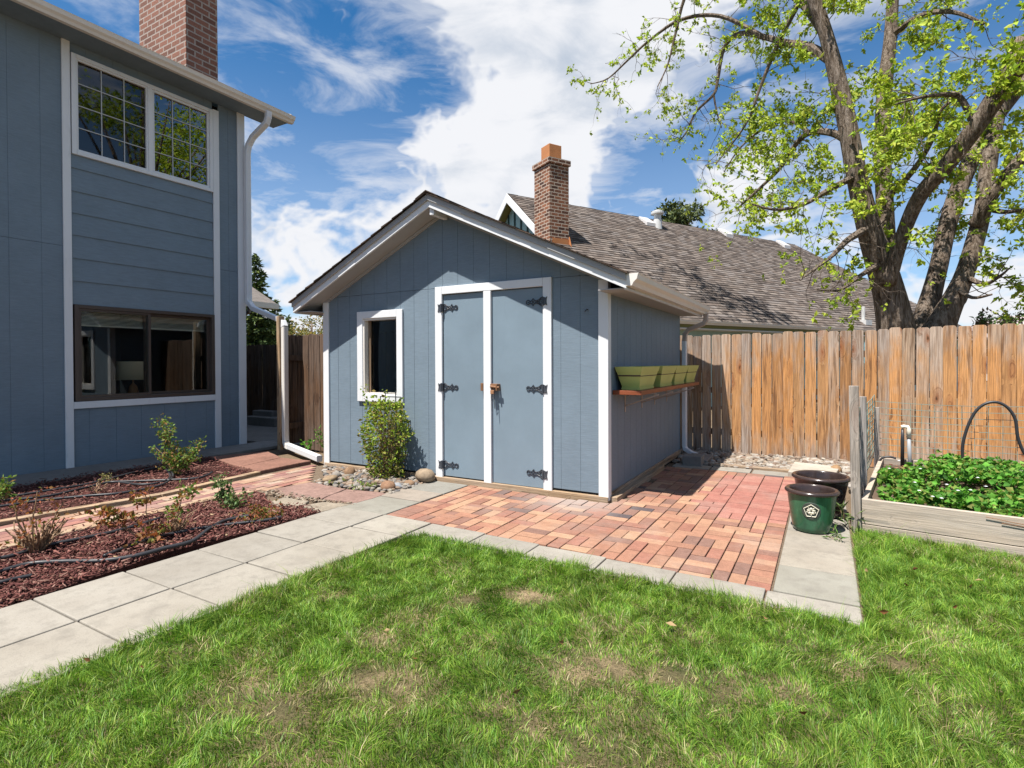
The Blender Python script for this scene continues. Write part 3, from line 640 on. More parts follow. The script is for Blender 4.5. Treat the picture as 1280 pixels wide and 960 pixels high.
# shelf with brackets
SX, SZ = -1.482, 1.035; sh0, sh1 = 4.99, 7.66
shelf = MB().box(X1+.002, SX, sh0, sh1, SZ-.04, SZ).build('shelf', M['redwood'], shed, bevel=.003)
for yb in (5.363, 5.945, 6.465, 7.03):
    m = MB(); m.bar((X1+.006, yb, .86), (SX+.06, yb, SZ-.052), .022, .012); m.box(X1+.001, X1+.006, yb-.013, yb+.013, .80, SZ-.041); m.box(X1+.006, SX+.04, yb-.013, yb+.013, SZ-.047, SZ-.041); m.build('bracket', M['bracket'], shelf)
# small hardware
m = MB(); p = (-1.95, Y0-.004, 1.80); m.tube([(p[0], Y0-.001, p[2]), (p[0], Y0-.03, p[2]), (p[0]-.012, Y0-.04, p[2]-.02)], .006, 6); m.build('hook', M['iron'], shed)
# planters on the shelf
def planter(y0, lab):
    t_ = thing('planter_box', (X1+.145, y0+.31, SZ+.002), lab, 'planter', 0, 'lime green planter boxes on the shed shelf')
    def fr(w0, l0, z0, w1, l1, z1): return [(-w0, -l0, z0), (w0, -l0, z0), (w0, l0, z0), (-w0, l0, z0), (-w1, -l1, z1), (w1, -l1, z1), (w1, l1, z1), (-w1, l1, z1)]
    m = MB()
    def sh(P, bottom=True, topf=True):
        n = len(m.v); m.v += P
        for q in ((0, 1, 5, 4), (1, 2, 6, 5), (2, 3, 7, 6), (3, 0, 4, 7))+(((3, 2, 1, 0),) if bottom else ())+(((4, 5, 6, 7),) if topf else ()): m.face([n+i for i in q])
    sh(fr(.088, .245, .0, .09, .25, .022)); sh(fr(.083, .24, .022, .118, .295, .172), True, False)
    m.build('tub', M['planter'], t_)
    m = MB(); sh(fr(.122, .300, .170, .134, .318, .222), False, False); sh(fr(.115, .293, .172, .127, .311, .222), False, False)
    n = len(m.v); m.v += fr(.134, .318, .222, .127, .311, .222)
    for i in range(4): j = (i+1) % 4; m.face([n+i, n+j, n+4+j, n+4+i])
    n = len(m.v); m.v += fr(.122, .300, .170, .115, .293, .170)
    for i in range(4): j = (i+1) % 4; m.face([n+i, n+j, n+4+j, n+4+i])
    m.build('rim', M['planter'], t_, bevel=.003)
    MB().box(-.11, .11, -.285, .285, .13, .15).build('soil', M['soil'], t_)
planter(5.03, 'lime green planter box nearest the front of the shed, its end in sun')
planter(5.78, 'second lime green planter box from the front on the red shelf')
planter(6.41, 'third lime green planter box from the front on the red shelf')
planter(7.04, 'lime green planter box at the far end of the shelf by the fence')
# splash block and paver under the spout
m = MB(); m.box(-1.56, -1.33, 7.0, 7.2, -.01, .13); m.box(-1.59, -1.30, 7.2, 7.7, -.01, .06); tag(m.build('splash_block', M['conco'], bevel=.008), 'grey concrete block under the shed downspout', 'block')
m = MB(); m.slab([gd(985, 589, .07), gd(993, 577, .07), gd(1050, 583, .07), gd(1043, 595, .07)], .0, .07, (1.45, 1.42, 1.38)); tag(m.build('stepping_slab', M['conc'], bevel=.008), 'loose pale concrete slab on gravel behind the dark pot', 'slab')
m = MB(); m.bar((-1.25, 7.2, .0), (-.35, 7.13, .005), .09, .07); tag(m.build('timber_edging', M['tanx'], bevel=.006), 'weathered timber edging at the gravel by the splash block', 'edging')
# ------------------------------------------------------------------ the house on the left
XH = -8.19; YC = 5.555; ZE = 5.42
house = thing('house', (0, 0, 0), 'two storey blue grey house with white trim and two wide windows', 'house')
flat2 = lambda y: ZE
m = MB(); plank_wall(m, 0, XH, 1, -4, 3.12, -.0, flat2, .305, 2.60, seam=2.775); plank_wall(m, 0, XH, 1, 5.13, 5.44, 0, flat2, .305, 5.29, seam=2.775)
plank_wall(m, 0, XH, 1, 3.2, 5.035, 0, lambda y: .76, .305, 3.38); plank_wall(m, 0, XH, 1, 3.2, 5.035, 5.2, flat2, .305, 3.38); m.build('wall', M['blue'], house)
zb = 3.95; lm = MB()
for a, b in ((2.06, 2.355), (2.355, 2.64), (2.64, 2.93), (2.93, 3.205), (3.205, 3.48), (3.48, 3.77), (3.77, 3.95)):
    lm.prism([(XH-.03, a), (XH+.015, a), (XH+.015, a+.004), (XH+.001, b+.0), (XH-.03, b)], 1, 3.205, 5.03)
lm.build('lap_siding', M['bluelap'], house)
m = MB(); m.box(-16, XH-.001, YC-.03, YC-.0, 0, ZE); m.box(-16, XH-.03, -4, -3.97, 0, ZE); m.box(-16, -15.97, -3.96, YC-.04, 0, ZE); m.build('wall', M['blue'], house)
for a, b, zt in ((3.118, 3.204, ZE), (5.035, 5.13, 5.22), (5.437, 5.557, ZE)):
    m = MB(); m.box(XH+.001, XH+.026, a, b, -.0, zt)
    if b > 5.5: m.box(XH-.09, XH+.0005, b-.001, b+.022, 0, zt); 
    m.build('trim_board', M['white'], house, bevel=.004)
MB().box(XH+.001, XH+.03, 3.2045, 5.0345, .745, .832).build('trim_board', M['white'], house, bevel=.004)
# upper window
def frame4(y0, y1, z0, z1, w, x0, x1):
    m = MB(); m.box(x0, x1, y0, y0+w, z0, z1); m.box(x0, x1, y1-w, y1, z0, z1); m.box(x0, x1, y0+w+.0003, y1-w-.0003, z0, z0+w); m.box(x0, x1, y0+w+.0003, y1-w-.0003, z1-w, z1); return m
w = frame4(3.215, 5.03, 3.94, 5.2, .05, XH-.06, XH+.035).build('window', M['white'], house, bevel=.004)
frame4(3.266, 4.105, 3.991, 5.149, .022, XH-.05, XH+.022).build('sash', M['white'], w); frame4(4.165, 4.979, 3.991, 5.149, .03, XH-.05, XH+.014).build('sash', M['white'], w)
MB().box(XH-.055, XH+.03, 4.106, 4.164, 3.991, 5.149).build('mullion', M['white'], w)
for (a, b) in ((3.288, 4.083), (4.195, 4.949)):
    m = MB()
    for q in (1, 2): yy = a+(b-a)*q/3; m.box(XH-.006, XH+.004, yy-.0055, yy+.0055, 4.013, 5.127)
    for q in (1, 2, 3): zz = 4.013+1.114*q/4; m.box(XH-.0065, XH+.0045, a, b, zz-.0055, zz+.0055)
    m.build('grille', M['grille'], w)
MB().box(XH-.012, XH-.008, 3.288, 4.083, 4.01, 5.13).build('pane', M['screen'], w); MB().box(XH-.012, XH-.008, 4.19, 4.951, 4.01, 5.13).build('pane', M['glassup'], w)
# lower window
w = frame4(3.222, 5.034, .835, 2.06, .045, XH-.06, XH+.03).build('window', M['brownf'], house, bevel=.003)
frame4(3.268, 4.12, .881, 2.014, .03, XH-.045, XH+.014).build('sash', M['brownf'], w); frame4(4.06, 4.988, .882, 2.013, .035, XH-.07, XH-.046).build('sash', M['brownf'], w)
MB().box(XH-.02, XH-.016, 3.298, 4.09, .91, 1.985).build('pane', M['glass'], w); MB().box(XH-.06, XH-.056, 4.121, 4.953, .915, 1.98).build('pane', M['glass'], w)
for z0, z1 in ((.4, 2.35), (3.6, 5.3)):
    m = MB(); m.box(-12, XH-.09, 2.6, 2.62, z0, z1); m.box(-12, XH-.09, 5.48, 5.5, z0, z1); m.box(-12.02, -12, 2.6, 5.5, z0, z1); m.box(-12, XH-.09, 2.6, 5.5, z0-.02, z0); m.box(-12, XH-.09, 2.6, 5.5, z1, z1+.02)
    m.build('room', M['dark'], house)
for a, b in ((3.3, 4.08), (4.13, 4.95)):
    m = MB()
    for k in range(9): m.box(XH-.15, XH-.12, a, b, 1.83+k*.017, 1.838+k*.017)
    m.box(XH-.16, XH-.115, a, b, 1.985, 2.03); m.box(XH-.155, XH-.118, a, b, 1.80, 1.822)
    m.build('blind', M['blind'], house)
# roof with gutter, soffit
GX = XH+.40; RP = .40
m = MB(); yE = 6.13; yS = -4.2
m.prism([(GX, 5.40), (GX, 5.36), (-12.2, 5.36+RP*(GX+12.2)-.0), (-16.6, 5.36+RP*(GX+12.2)-RP*4.4), (-16.6, 5.44+RP*(GX+12.2)-RP*4.4), (-12.2, 5.44+RP*(GX+12.2))], 1, yS, yE); m.build('roof_deck', M['greyw'], house)
m = MB()
for i in range(34):
    a = i*.15; b = a+.19; za = 5.442+RP*a; 
    y = yS
    while y < yE+.02:
        y2 = min(y+random.uniform(.3, .6), yE+.02); m.prism([(GX+.02-a, za+.012), (GX+.02-b, za+RP*.19+.002), (GX+.02-b, za+RP*.19-.003), (GX+.02-a, za-.004)], 1, y+.001, y2-.001, jit(random.choice(SHC), .2)); y = y2
m.build('shingles', M['shingle'], house)
m = MB(); m.box(XH+.001, GX-.003, yS, yE-.02, 5.325, 5.355); m.build('soffit', M['bluelap'], house)
m = MB(); m.prism([(XH-.02, ZE), (-16, ZE), (-12.2, 5.36+RP*(GX+12.2))], 1, YC-.02, YC-.001); m.build('gable_wall', M['blue'], house)
m = MB(); m.bar((GX, yE+.012, 5.40), (-12.2, yE+.012, 5.40+RP*(GX+12.2)), .02, .16); m.build('rake_board', M['white'], house)
gutter(GX, 5.42, yS, yE+.03, house, M['cream'])
# downspouts
spout([(GX+.06, 5.68, 5.33), (GX+.06, 5.68, 5.24), (GX+.03, 5.67, 5.15), (XH+.18, 5.60, 4.95), (XH+.10, 5.58, 4.83), (XH+.085, 5.565, 4.7), (XH+.085, 5.565, 2.42), (XH+.11, 5.55, 2.3), (-7.88, 5.50, 2.18), (-7.25, 5.47, 1.985), (-7.13, 5.465, 1.93), (-7.09, 5.46, 1.86)], .075, .09, house, M['whitem'])
spout([(-7.09, 5.46, 1.862), (-7.09, 5.46, .22), (-7.07, 5.45, .12), (-7.0, 5.42, .07), (-6.9, 5.39, .06)], .07, .085, house, M['cream'])
spout([(-6.93, 5.395, .075), (-5.80, 4.99, .045)], .085, .075, house, M['whitem'])
for zz in (1.55, .42): MB().box(-7.15, -7.13, 5.40, 5.48, zz-.03, zz+.03).build('strap', M['whitem'], house)
def uvbox(m_, o, us=1.):     # metre UVs for the brick pattern
    me = o.data; uv = me.uv_layers.new(name='UVMap')
    for p in me.polygons:
        n = p.normal
        for li in p.loop_indices:
            v = me.vertices[me.loops[li].vertex_index].co
            h_ = v.x if abs(n.y) > abs(n.x) else v.y
            uv.data[li].uv = (h_, v.z) if abs(n.z) < .7 else (v.x, v.y)
    return o
uvbox(0, MB().box(-10.65, -9.2, 5.225, 5.77, 5.6, 8.4).build('chimney', M['wbrick2'], house))
# lamp in the room
lp = thing('table_lamp', (-8.98, 4.27, 1.075), 'beige drum lampshade seen through the lower house window', 'lamp')
MB().lathe([(.205, .27), (.225, .0), (.22, .0), (.2, .27)], sides=28).build('lamp_shade', M['lampshade'], lp, smooth=True)
MB().lathe([(.0, .1), (.012, .1), (.012, -.05), (.05, -.1), (.07, -.2), (.05, -.33), (.08, -.36), (.0, -.36)], sides=16).build('lamp_base', M['clay'], lp, smooth=True)
m = MB(); m.box(-9.3, -8.7, 3.95, 4.6, .68, .715)
for a in (-9.26, -8.74):
    for b in (4.0, 4.55): m.box(a-.02, a+.02, b-.02, b+.02, .4, .68)
tag(m.build('side_table', M['brownf']), 'dark table under the lamp inside the house window', 'table')
# ------------------------------------------------------------------ fences
def dogear(w, h, th=.017, c=.022):
    return [(-w/2, 0), (w/2, 0), (w/2, h-c), (w/2-c*.55, h-c*.25), (w/2-c, h), (-w/2+c, h), (-w/2+c*.55, h-c*.25), (-w/2, h-c)]
def fence(name, a, b, htop, base, lab, mats, w=.1265, gap=.0075, rails=True, front=-1, group=None):
    a = np.array(a); b = np.array(b); L = np.linalg.norm(b-a); an = math.atan2(b[1]-a[1], b[0]-a[0])
    f = thing(name, (a[0], a[1], base), lab, 'fence', an, group); x = w/2; i = 0
    while x < L:
        ww = w*random.uniform(.95, 1.03); h = htop(x/L)-base+random.uniform(-.012, .012)
        m = MB(); lean = random.uniform(-.004, .004); m.prism([(u+lean*z, z) for u, z in dogear(ww, h)], 1, -.009, .009)
        mt = mats(x/L); o = m.build('picket', mt, f, bevel=.002); o.location = (x, random.uniform(-.003, .003), random.uniform(0, .01)); x += ww+gap*random.uniform(.4, 1.8); i += 1
    if rails:
        for z in (.3, .9, 1.4): MB().box(-.0, L, .0125, .05, z, z+.085).build('rail', M['olddark'], f)
        for k in range(int(L/2.4)+1): MB().box(k*2.4, k*2.4+.09, .0505, .14, -.05, 1.5).build('post', M['olddark'], f)
    return f
fence('cedar_fence', (-2.9, 8.3), (5.6, 8.3), lambda t_: 1.672+.05*min(1, t_*1.6), -.045, 'tall orange and grey cedar picket fence beside the shed', lambda t_: M['cedarg'] if t_ < .205 or random.random() < .22 else M['cedar'])
fence('wood_fence', (-7.0, 5.72), (-5.1, 5.72), lambda t_: 1.735, -.02, 'short dark brown picket fence between gate and shed', lambda t_: M['olddark'])
fence('wood_fence', (-16.0, 7.75), (-5.2, 7.9), lambda t_: 1.72, -.02, 'dark brown fence deep in shade behind the house corner', lambda t_: M['olddark'])
gt = thing('gate', (-7.16, 5.44, 0), 'tall weathered wooden gate standing open edge on by the downspout', 'gate')
m = MB(); m.box(-.035, .035, -.045, .045, 0, 2.02); m.build('post', M['tanwood'], gt, bevel=.004)
m = MB()
for k in range(7): m.box(-.055-.0, -.037, .06+k*.14, .06+k*.14+.13, .06, 1.75)
m.build('board_panel', M['olddark'], gt)
for a in (.3, 1.35): MB().box(-.036, .0, .06, 1.0, a, a+.09).build('rail', M['olddark'], gt)
m = MB(); m.box(-10.75, -9.75, 7.25, 7.65, 0.0, .19); m.box(-10.75, -10.1, 7.45, 7.65, .19, .3); tag(m.build('concrete_step', M['conco'], bevel=.01), 'grey concrete step in the shaded passage behind the house', 'step')
# ------------------------------------------------------------------ pots
def emblem(parent, rad, zc, tilt, mat_ring, mat_rel, ang):
    def on(u, v, d):       # point on the tapering pot side
        r = rad+tilt*v+d; a = ang+u/rad; return (r*math.cos(a), r*math.sin(a), zc+v)
    m = MB(); n = 28
    m.v.append(on(0, 0, .003)); 
    for q in range(n): m.v.append(on(.062*math.cos(2*PI*q/n), .062*math.sin(2*PI*q/n), .003))
    for q in range(n): m.v.append(on(.066*math.cos(2*PI*q/n), .066*math.sin(2*PI*q/n), -.003))
    for q in range(n):
        r = (q+1) % n; m.face([0, 1+q, 1+r]); m.face([1+q, 1+n+q, 1+n+r, 1+r])
    m.build('medallion', mat_ring, parent)
    m = MB()
    pent = [(.05*math.cos(PI/2+2*PI*q/5), .05*math.sin(PI/2+2*PI*q/5)) for q in range(6)]
    m.tube([on(u, v, .005) for u, v in pent], .0035, 6)
    for q in range(5):
        a = PI/2+2*PI*q/5; c_ = (.017*math.cos(a), .017*math.sin(a)); N = 10; n0 = len(m.v); m.v.append(on(c_[0], c_[1], .009))
        for k in range(N): m.v.append(on(c_[0]+.0115*math.cos(2*PI*k/N), c_[1]+.0115*math.sin(2*PI*k/N), .004))
        for k in range(N): m.face([n0, n0+1+k, n0+1+(k+1) % N])
        a2 = a+PI/5; e1 = on(.024*math.cos(a2), .024*math.sin(a2), .005); e2 = on(.031*math.cos(a2), .031*math.sin(a2), .005); m.tube([e1, e2], .004, 6)
    m.build('flower_relief', mat_rel, parent)
def pot(x, y, rt_, rb, h, mat, rim, lab, ang):
    t_ = thing('flower_pot', (x, y, .014), lab, 'flower pot', 0, 'glazed pots on the concrete walk')
    k = (rt_-rb)/h; prof = [(.0, .0), (rb-.01, .0), (rb, .008)]
    for q in range(1, 9): z = h*.93*q/8; prof.append((rb+k*z+.004*math.sin(PI*q/9), z))
    b = MB().lathe(prof, sides=48).build('body', mat, t_, smooth=True)
    MB().lathe([(rt_-.012, h*.9), (rt_+.01, h*.915), (rt_+.016, h*.94), (rt_+.014, h*.97), (rt_+.004, h), (rt_-.012, h), (rt_-.018, h*.985), (rt_-.022, h*.93), (rt_-.03, h*.8)], sides=48).build('rim', rim, t_, smooth=True)
    MB().lathe([(rt_-.0215, h*.925), (rt_-.045, h*.5), (rb-.01, h*.18), (0, h*.16)], sides=48).build('lining', M['terra'], t_, smooth=True)
    emblem(t_, rb+k*h*.55+.005, h*.56, k, M['embdark'], M['emblem'] if mat == M['glaze'] else M['dglaze'], ang); return t_
pa = math.atan2(-4.78, .09)-.02
pot(-.092, 4.77, .172, .128, .315, M['glaze'], M['dglaze'], 'glazed green pot with a flower medallion on its front', pa)
pot(-.035, 5.27, .205, .14, .335, M['dglaze'], M['dglaze'], 'larger dark brown glazed pot behind the green one', pa+.7)
# ------------------------------------------------------------------ raised bed
bx, by, brz = .235, 4.93, R(-7.0)
bed = thing('raised_bed', (bx, by, 0), 'grey timber raised garden bed full of strawberry plants', 'raised bed', brz)
BL, BDp = 4.2, 2.25
for (z0, z1, n_) in ((-.03, .062, 0), (.066, .255, 1)): MB().box(0, BL, 0, .04, z0, z1).build('board', M['bedboard'], bed, bevel=.004); MB().box(0, BL, BDp-.04, BDp, z0, z1).build('board', M['bedboard'], bed, bevel=.004); MB().box(.0005, .04, .0405, BDp-.0405, z0, z1).build('board', M['bedboard'], bed, bevel=.004); MB().box(BL-.04, BL-.0005, .0405, BDp-.0405, z0, z1).build('board', M['bedboard'], bed, bevel=.004)
m = MB(); m.box(.041, BL-.041, .041, BDp-.041, -.03, .19); m.build('soil', M['soil'], bed)
Mb = Matrix.Translation((bx, by, 0)) @ Matrix.Rotation(brz, 4, 'Z')
def bw(x, y, z): return tuple(Mb @ Vector((x, y, z)))
def stake(x, y, w, h, lab, lean=0):
    p = bw(x, y, 0); m = MB(); m.prism([(-w/2, -.1), (w/2, -.1), (w/2-lean*h, h), (-w/2-lean*h, h)], 1, -.02, .02)
    o = m.build('stake', M['greywood'], bevel=.003); o.location = p; o.rotation_euler = (0, 0, brz); tag(o, lab, 'stake', 'wooden stakes round the raised bed')
stake(-.025, -.025, .062, 1.115, 'tallest grey wooden stake at the front corner of the raised bed', .02)
stake(-.024, .62, .05, 1.0, 'shorter grey stake just behind the front corner stake', .01)
stake(-.025, 2.25, .05, .80, 'thin grey stake at the back left corner of the raised bed')
stake(1.33, 2.29, .07, .98, 'grey stake at the right edge behind the raised bed', .02)
stake(3.6, 2.29, .06, .95, 'grey stake at the far right back of the raised bed')
m = MB()
def mesh_run(pa_, pb_, z0, z1, sag=.02):
    a = np.array(pa_); b = np.array(pb_); L = np.linalg.norm(b-a); n = int(L/.1)
    zs = [z0+(z1-z0)*(q/11)**1.0 for q in range(12)]
    for z in zs: m.tube([tuple((a+(b-a)*q/8)+np.array([random.uniform(-.006, .006), random.uniform(-.006, .006), z-sag*math.sin(PI*q/8)*(z-z0)/(z1-z0)])) for q in range(9)], .0038, 4)
    for q in range(n+1):
        p = a+(b-a)*q/n; s_ = sag*math.sin(PI*q/n); m.tube([(p[0], p[1], z0), (p[0]+random.uniform(-.008, .008), p[1], z1-s_)], .003, 4)
mesh_run(np.array(bw(-.05, 2.32, 0)), np.array(bw(1.33, 2.32, 0)), .12, .86); mesh_run(np.array(bw(1.33, 2.32, 0)), np.array(bw(3.6, 2.32, 0)), .12, .84)
mesh_run(np.array(bw(-.055, 0, 0)), np.array(bw(-.05, 2.32, 0)), .26, .93, .03)
tag(m.build('wire_mesh', M['wire']), 'green wire mesh stapled to stakes round the raised bed', 'wire mesh')
hp = [inY(*p, 7.05) for p in ((1205, 586), (1203, 560), (1209, 535), (1219, 515), (1232, 504.5), (1247, 503), (1260, 510), (1269, 524), (1272, 545), (1277, 560), (1284, 572))]
def smooth_path(P, n=6):
    P = [np.array(p, float) for p in P]; out = []
    for i in range(len(P)-1):
        p0, p1, p2, p3 = P[max(i-1, 0)], P[i], P[i+1], P[min(i+2, len(P)-1)]
        for k in range(n):
            t_ = k/n; out.append(.5*((2*p1)+(-p0+p2)*t_+(2*p0-5*p1+4*p2-p3)*t_**2+(-p0+3*p1-3*p2+p3)*t_**3))
    out.append(P[-1]); return out
tag(MB().tube(smooth_path(hp), .014, 8).build('garden_hose', M['blackp'], smooth=True), 'black hose arching over the wire mesh behind the raised bed', 'hose')
hp = [inY(*p, 6.9) for p in ((1098, 585), (1099, 577), (1104, 572), (1112, 571), (1120, 573))]
tag(MB().tube(smooth_path(hp), .011, 8).build('garden_hose', M['blackp'], smooth=True), 'short black hose stub at the back left of the raised bed', 'hose')
pv = thing('water_pipe', (0, 0, 0), 'ivory capped grey plastic water pipe rising behind the strawberries', 'pipe')
A = inY(1138, 575, 7.0); B_ = inY(1136, 545, 7.0)
MB().tube([(A[0], A[1], .1), tuple(B_)], .018, 12).build('riser', M['pvcg'], pv, smooth=True)
q = [B_+np.array([0, 0, -.02]), inY(1136, 537, 7.0), inY(1134.5, 533.5, 7.0), inY(1130, 533, 7.0), inY(1127, 534, 7.0)]
MB().tube([tuple(v) for v in q], [.023, .02, .018, .018, .022], 12).build('elbow', M['pvcw'], pv, smooth=True)
A = inY(1128, 575, 7.0); B_ = inY(1128, 536, 7.0); MB().tube([(A[0], A[1], .1), tuple(inY(1128, 550, 7.0)), tuple(B_)], [.018, .018, .012], 10).build('drip_tube', M['blackp'], pv, smooth=True)
m = MB()
for dz, x0_ in ((0, .72), (.018, .8), (.04, .92)):
    P = [bw(x0_+(3.2-x0_)*q/14, -.008-.003*random.random(), .238-dz-.05*(1-math.exp(-q/4))-.012*math.sin(q*.8+dz*90)) for q in range(15)]
    m.tube(smooth_path(P, 3), .0026, 5)
tag(m.build('drip_wire', M['rust']), 'thin rusty wires trailing along the front board of the raised bed', 'wire')
# ------------------------------------------------------------------ leaves
def leaf_mesh(name, P, D, size, cols, mat, parent=None, width=.45, fold=.25, bend=.3):
    """P roots, D directions, rhombic folded leaves, two triangles each side"""
    P = np.asarray(P, float); D = np.asarray(D, float); n = len(P); D /= np.linalg.norm(D, axis=1)[:, None]+1e-9
    r = rng.normal(size=(n, 3)); r[:, 2] *= .5; s = np.cross(D, r); s /= np.linalg.norm(s, axis=1)[:, None]+1e-9; nn = np.cross(s, D)
    L = (size*rng.uniform(.6, 1.3, n))[:, None]; tip = P+D*L-nn*L*bend*rng.uniform(0, 1, n)[:, None]; mid = P+D*L*.45
    a = mid+s*L*width/2+nn*L*fold*.3; b = mid-s*L*width/2+nn*L*fold*.3
    V = np.stack([P, a, tip, b], 1).reshape(-1, 3); i = np.arange(n)[:, None]*4
    Fs = np.concatenate([i+np.array([0, 1, 2]), i+np.array([0, 2, 3])], 0)
    cols = np.asarray(cols); return np_mesh(name, V, Fs, mat, parent, np.concatenate([cols, cols], 0))
def vary(cols, n, a=.2):
    c = np.array(cols)[rng.integers(len(cols), size=n)]; return c*(1+rng.uniform(-a, a, (n, 1)))
def rdir(n, up=.3):
    d = rng.normal(size=(n, 3)); d /= np.linalg.norm(d, axis=1)[:, None]; d[:, 2] += up; return d
LG = [(.20, .30, .035), (.16, .25, .03), (.24, .33, .05), (.12, .20, .025)]
# --- grass ------------------------------------------------------------
def area_pts(poly, dens):
    P = np.array(poly); lo = P.min(0); hi = P.max(0); n = int((hi-lo).prod()*dens); q = lo+(hi-lo)*rng.random((n, 2))
    k = np.zeros(n, bool)
    for i in range(len(P)):
        a, b = P[i], P[(i+1) % len(P)]
        with np.errstate(divide='ignore', invalid='ignore'):
            xi = (b[0]-a[0])*(q[:, 1]-a[1])/(b[1]-a[1])+a[0]
        k ^= ((a[1] > q[:, 1]) != (b[1] > q[:, 1])) & (q[:, 0] < xi)
    return q[k]
def vnoise(q, s, seed):
    g = np.random.default_rng(seed).random((64, 64)); x = q[:, 0]*s+500; y = q[:, 1]*s+500; i = np.floor(x).astype(int); j = np.floor(y).astype(int); u = x-i; v = y-j; u = u*u*(3-2*u); v = v*v*(3-2*v)
    f = lambda a, b: g[a % 64, b % 64]
    return (f(i, j)*(1-u)+f(i+1, j)*u)*(1-v)+(f(i, j+1)*(1-u)+f(i+1, j+1)*u)*v
lawnv = [(-2.92, -1.4), (-2.86, .3), (-2.78, 2.2), (-2.70, 3.1), (-2.62, 3.22), (.168, 3.18), (.172, 3.4), (.175, 4.6), (.2, 4.9), (2.3, 4.6), (4.4, 4.33), (6, 4.1), (6, -1.4)]
q = area_pts(lawnv, 54000)
rel = np.stack([q[:, 0], q[:, 1]], 1); dpt = q @ fw[:2]; lat = q @ _rt[:2]
infr = (dpt > 1.35) & (np.abs(lat) < dpt*1.02+.35); vis = infr | (rng.random(len(q)) < .13)   # thinner, broader blades where the photo does not look
q = q[vis]; dpt = np.maximum(dpt[vis], 1.4); infr = infr[vis]
keep = rng.random(len(q)) < np.clip(1.05-.10*(dpt-1.6), .55, 1)
q = q[keep]; dpt = dpt[keep]; infr = infr[keep]
dry = .55*vnoise(q, 2.6, 3)+.3*vnoise(q, 7, 4)+.15*vnoise(q, 18, 5)
spots = [(585, 750, .13, .8), (470, 800, .13, .7), (840, 845, .15, .8), (985, 870, .15, .7), (420, 745, .1, .6), (760, 835, .12, .8), (1120, 830, .12, .7), (350, 885, .12, .7), (660, 905, .12, .7), (1180, 800, .1, .5), (660, 745, .16, .9), (725, 835, .22, .75), (910, 862, .18, .8), (520, 772, .16, .5), (300, 872, .2, .6), (395, 860, .1, .5), (1005, 810, .2, .45), (1060, 830, .2, .5), (455, 850, .14, .6), (690, 845, .14, .6), (870, 800, .12, .35), (600, 800, .15, .4), (560, 700, .2, .3), (1270, 705, .12, .5), (510, 860, .15, .55), (620, 880, .15, .5), (800, 900, .2, .4), (230, 820, .12, .3), (750, 780, .14, .35), (960, 760, .12, .3), (330, 930, .2, .5), (760, 940, .2, .5), (1180, 890, .2, .4)]
bald = np.zeros(len(q))
for a, b, r_, w_ in spots:
    c = gd(a, b)[:2]; wob = 1+.9*(vnoise(q, 9, 11)-.5); bald = np.maximum(bald, w_*np.exp(-((q-c)**2).sum(1)/(r_*wob)**2))
kill = np.clip(bald*1.55-.12+1.1*(dry-.55), 0, .97); alive = rng.random(len(q)) > kill
q = q[alive]; dpt = dpt[alive]; dry = dry[alive]; bald = bald[alive]; infr = infr[alive]; n = len(q)
edge = (q[:, 1] > 3.0) & (q[:, 0] < .1) | (q[:, 0] < -2.62) | ((q[:, 0] > .15) & (q[:, 0] < .38)) | (q[:, 1] > 4.45)
tuft = vnoise(q, 13, 51); h = rng.gamma(5, 1/5., n)*.0175*(.6+.45*vnoise(q, 3, 21)+.5*tuft)*(1-.5*bald)*np.where(edge, 1.7, 1); wd = rng.uniform(.0012, .0036, n)*np.clip(.75+dpt*.14, .9, 1.6)*np.where(infr, 1, 2.4)
ang = rng.uniform(0, 2*PI, n); ln = np.clip(np.abs(rng.normal(.35, .8, n)), 0, 2.0)*h; sw = vnoise(q, 9, 31)*12.6
dx = np.cos(ang)*.6+np.cos(sw)*.8; dy = np.sin(ang)*.6+np.sin(sw)*.8; pa2 = ang+PI/2+rng.normal(0, .5, n); px = np.cos(pa2)*wd/2; py = np.sin(pa2)*wd/2
b0 = np.stack([q[:, 0], q[:, 1], np.full(n, -.004)], 1); P_ = np.stack([px, py, np.zeros(n)], 1); Dv = np.stack([dx*ln, dy*ln, np.zeros(n)], 1); Z = np.stack([np.zeros(n)]*2+[h], 1)
v0 = b0-P_; v1 = b0+P_; mid = b0+Dv*.33+Z*.6; v2 = mid+P_*.85; v3 = mid-P_*.85; v4 = b0+Dv+Z
V = np.stack([v0, v1, v2, v3, v4], 1).reshape(-1, 3); i = np.arange(n)[:, None]*5
Ft = np.concatenate([i+np.array([0, 1, 2]), i+np.array([0, 2, 3]), i+np.array([3, 2, 4])], 1).reshape(-1, 3)
GR = np.array([(.082, .172, .018), (.128, .225, .025), (.064, .140, .019), (.195, .262, .040), (.112, .198, .028)]); ST = np.array([(.36, .30, .15), (.30, .24, .12), (.42, .36, .20)])
c = GR[rng.integers(5, size=n)]*(1+rng.uniform(-.22, .22, (n, 1))); lush = vnoise(q, 1.7, 41)[:, None]; c = c*(1.30-.3*lush)*(.80+.5*vnoise(q, 8, 61)[:, None])+np.array([.035, .03, 0])*(dry[:, None]-.35)
straw = rng.random(n) < np.clip(.03+.8*bald+.7*(dry-.58), 0, .85); c[straw] = ST[rng.integers(3, size=straw.sum())]*(1+rng.uniform(-.25, .25, (straw.sum(), 1)))
o = np_mesh('grass', V, Ft, M['grass'], col=np.repeat(np.clip(c, .01, 1), 3, 0)); tag(o, 'short green lawn with dry straw patches in front of the patio', 'grass', kind='stuff')
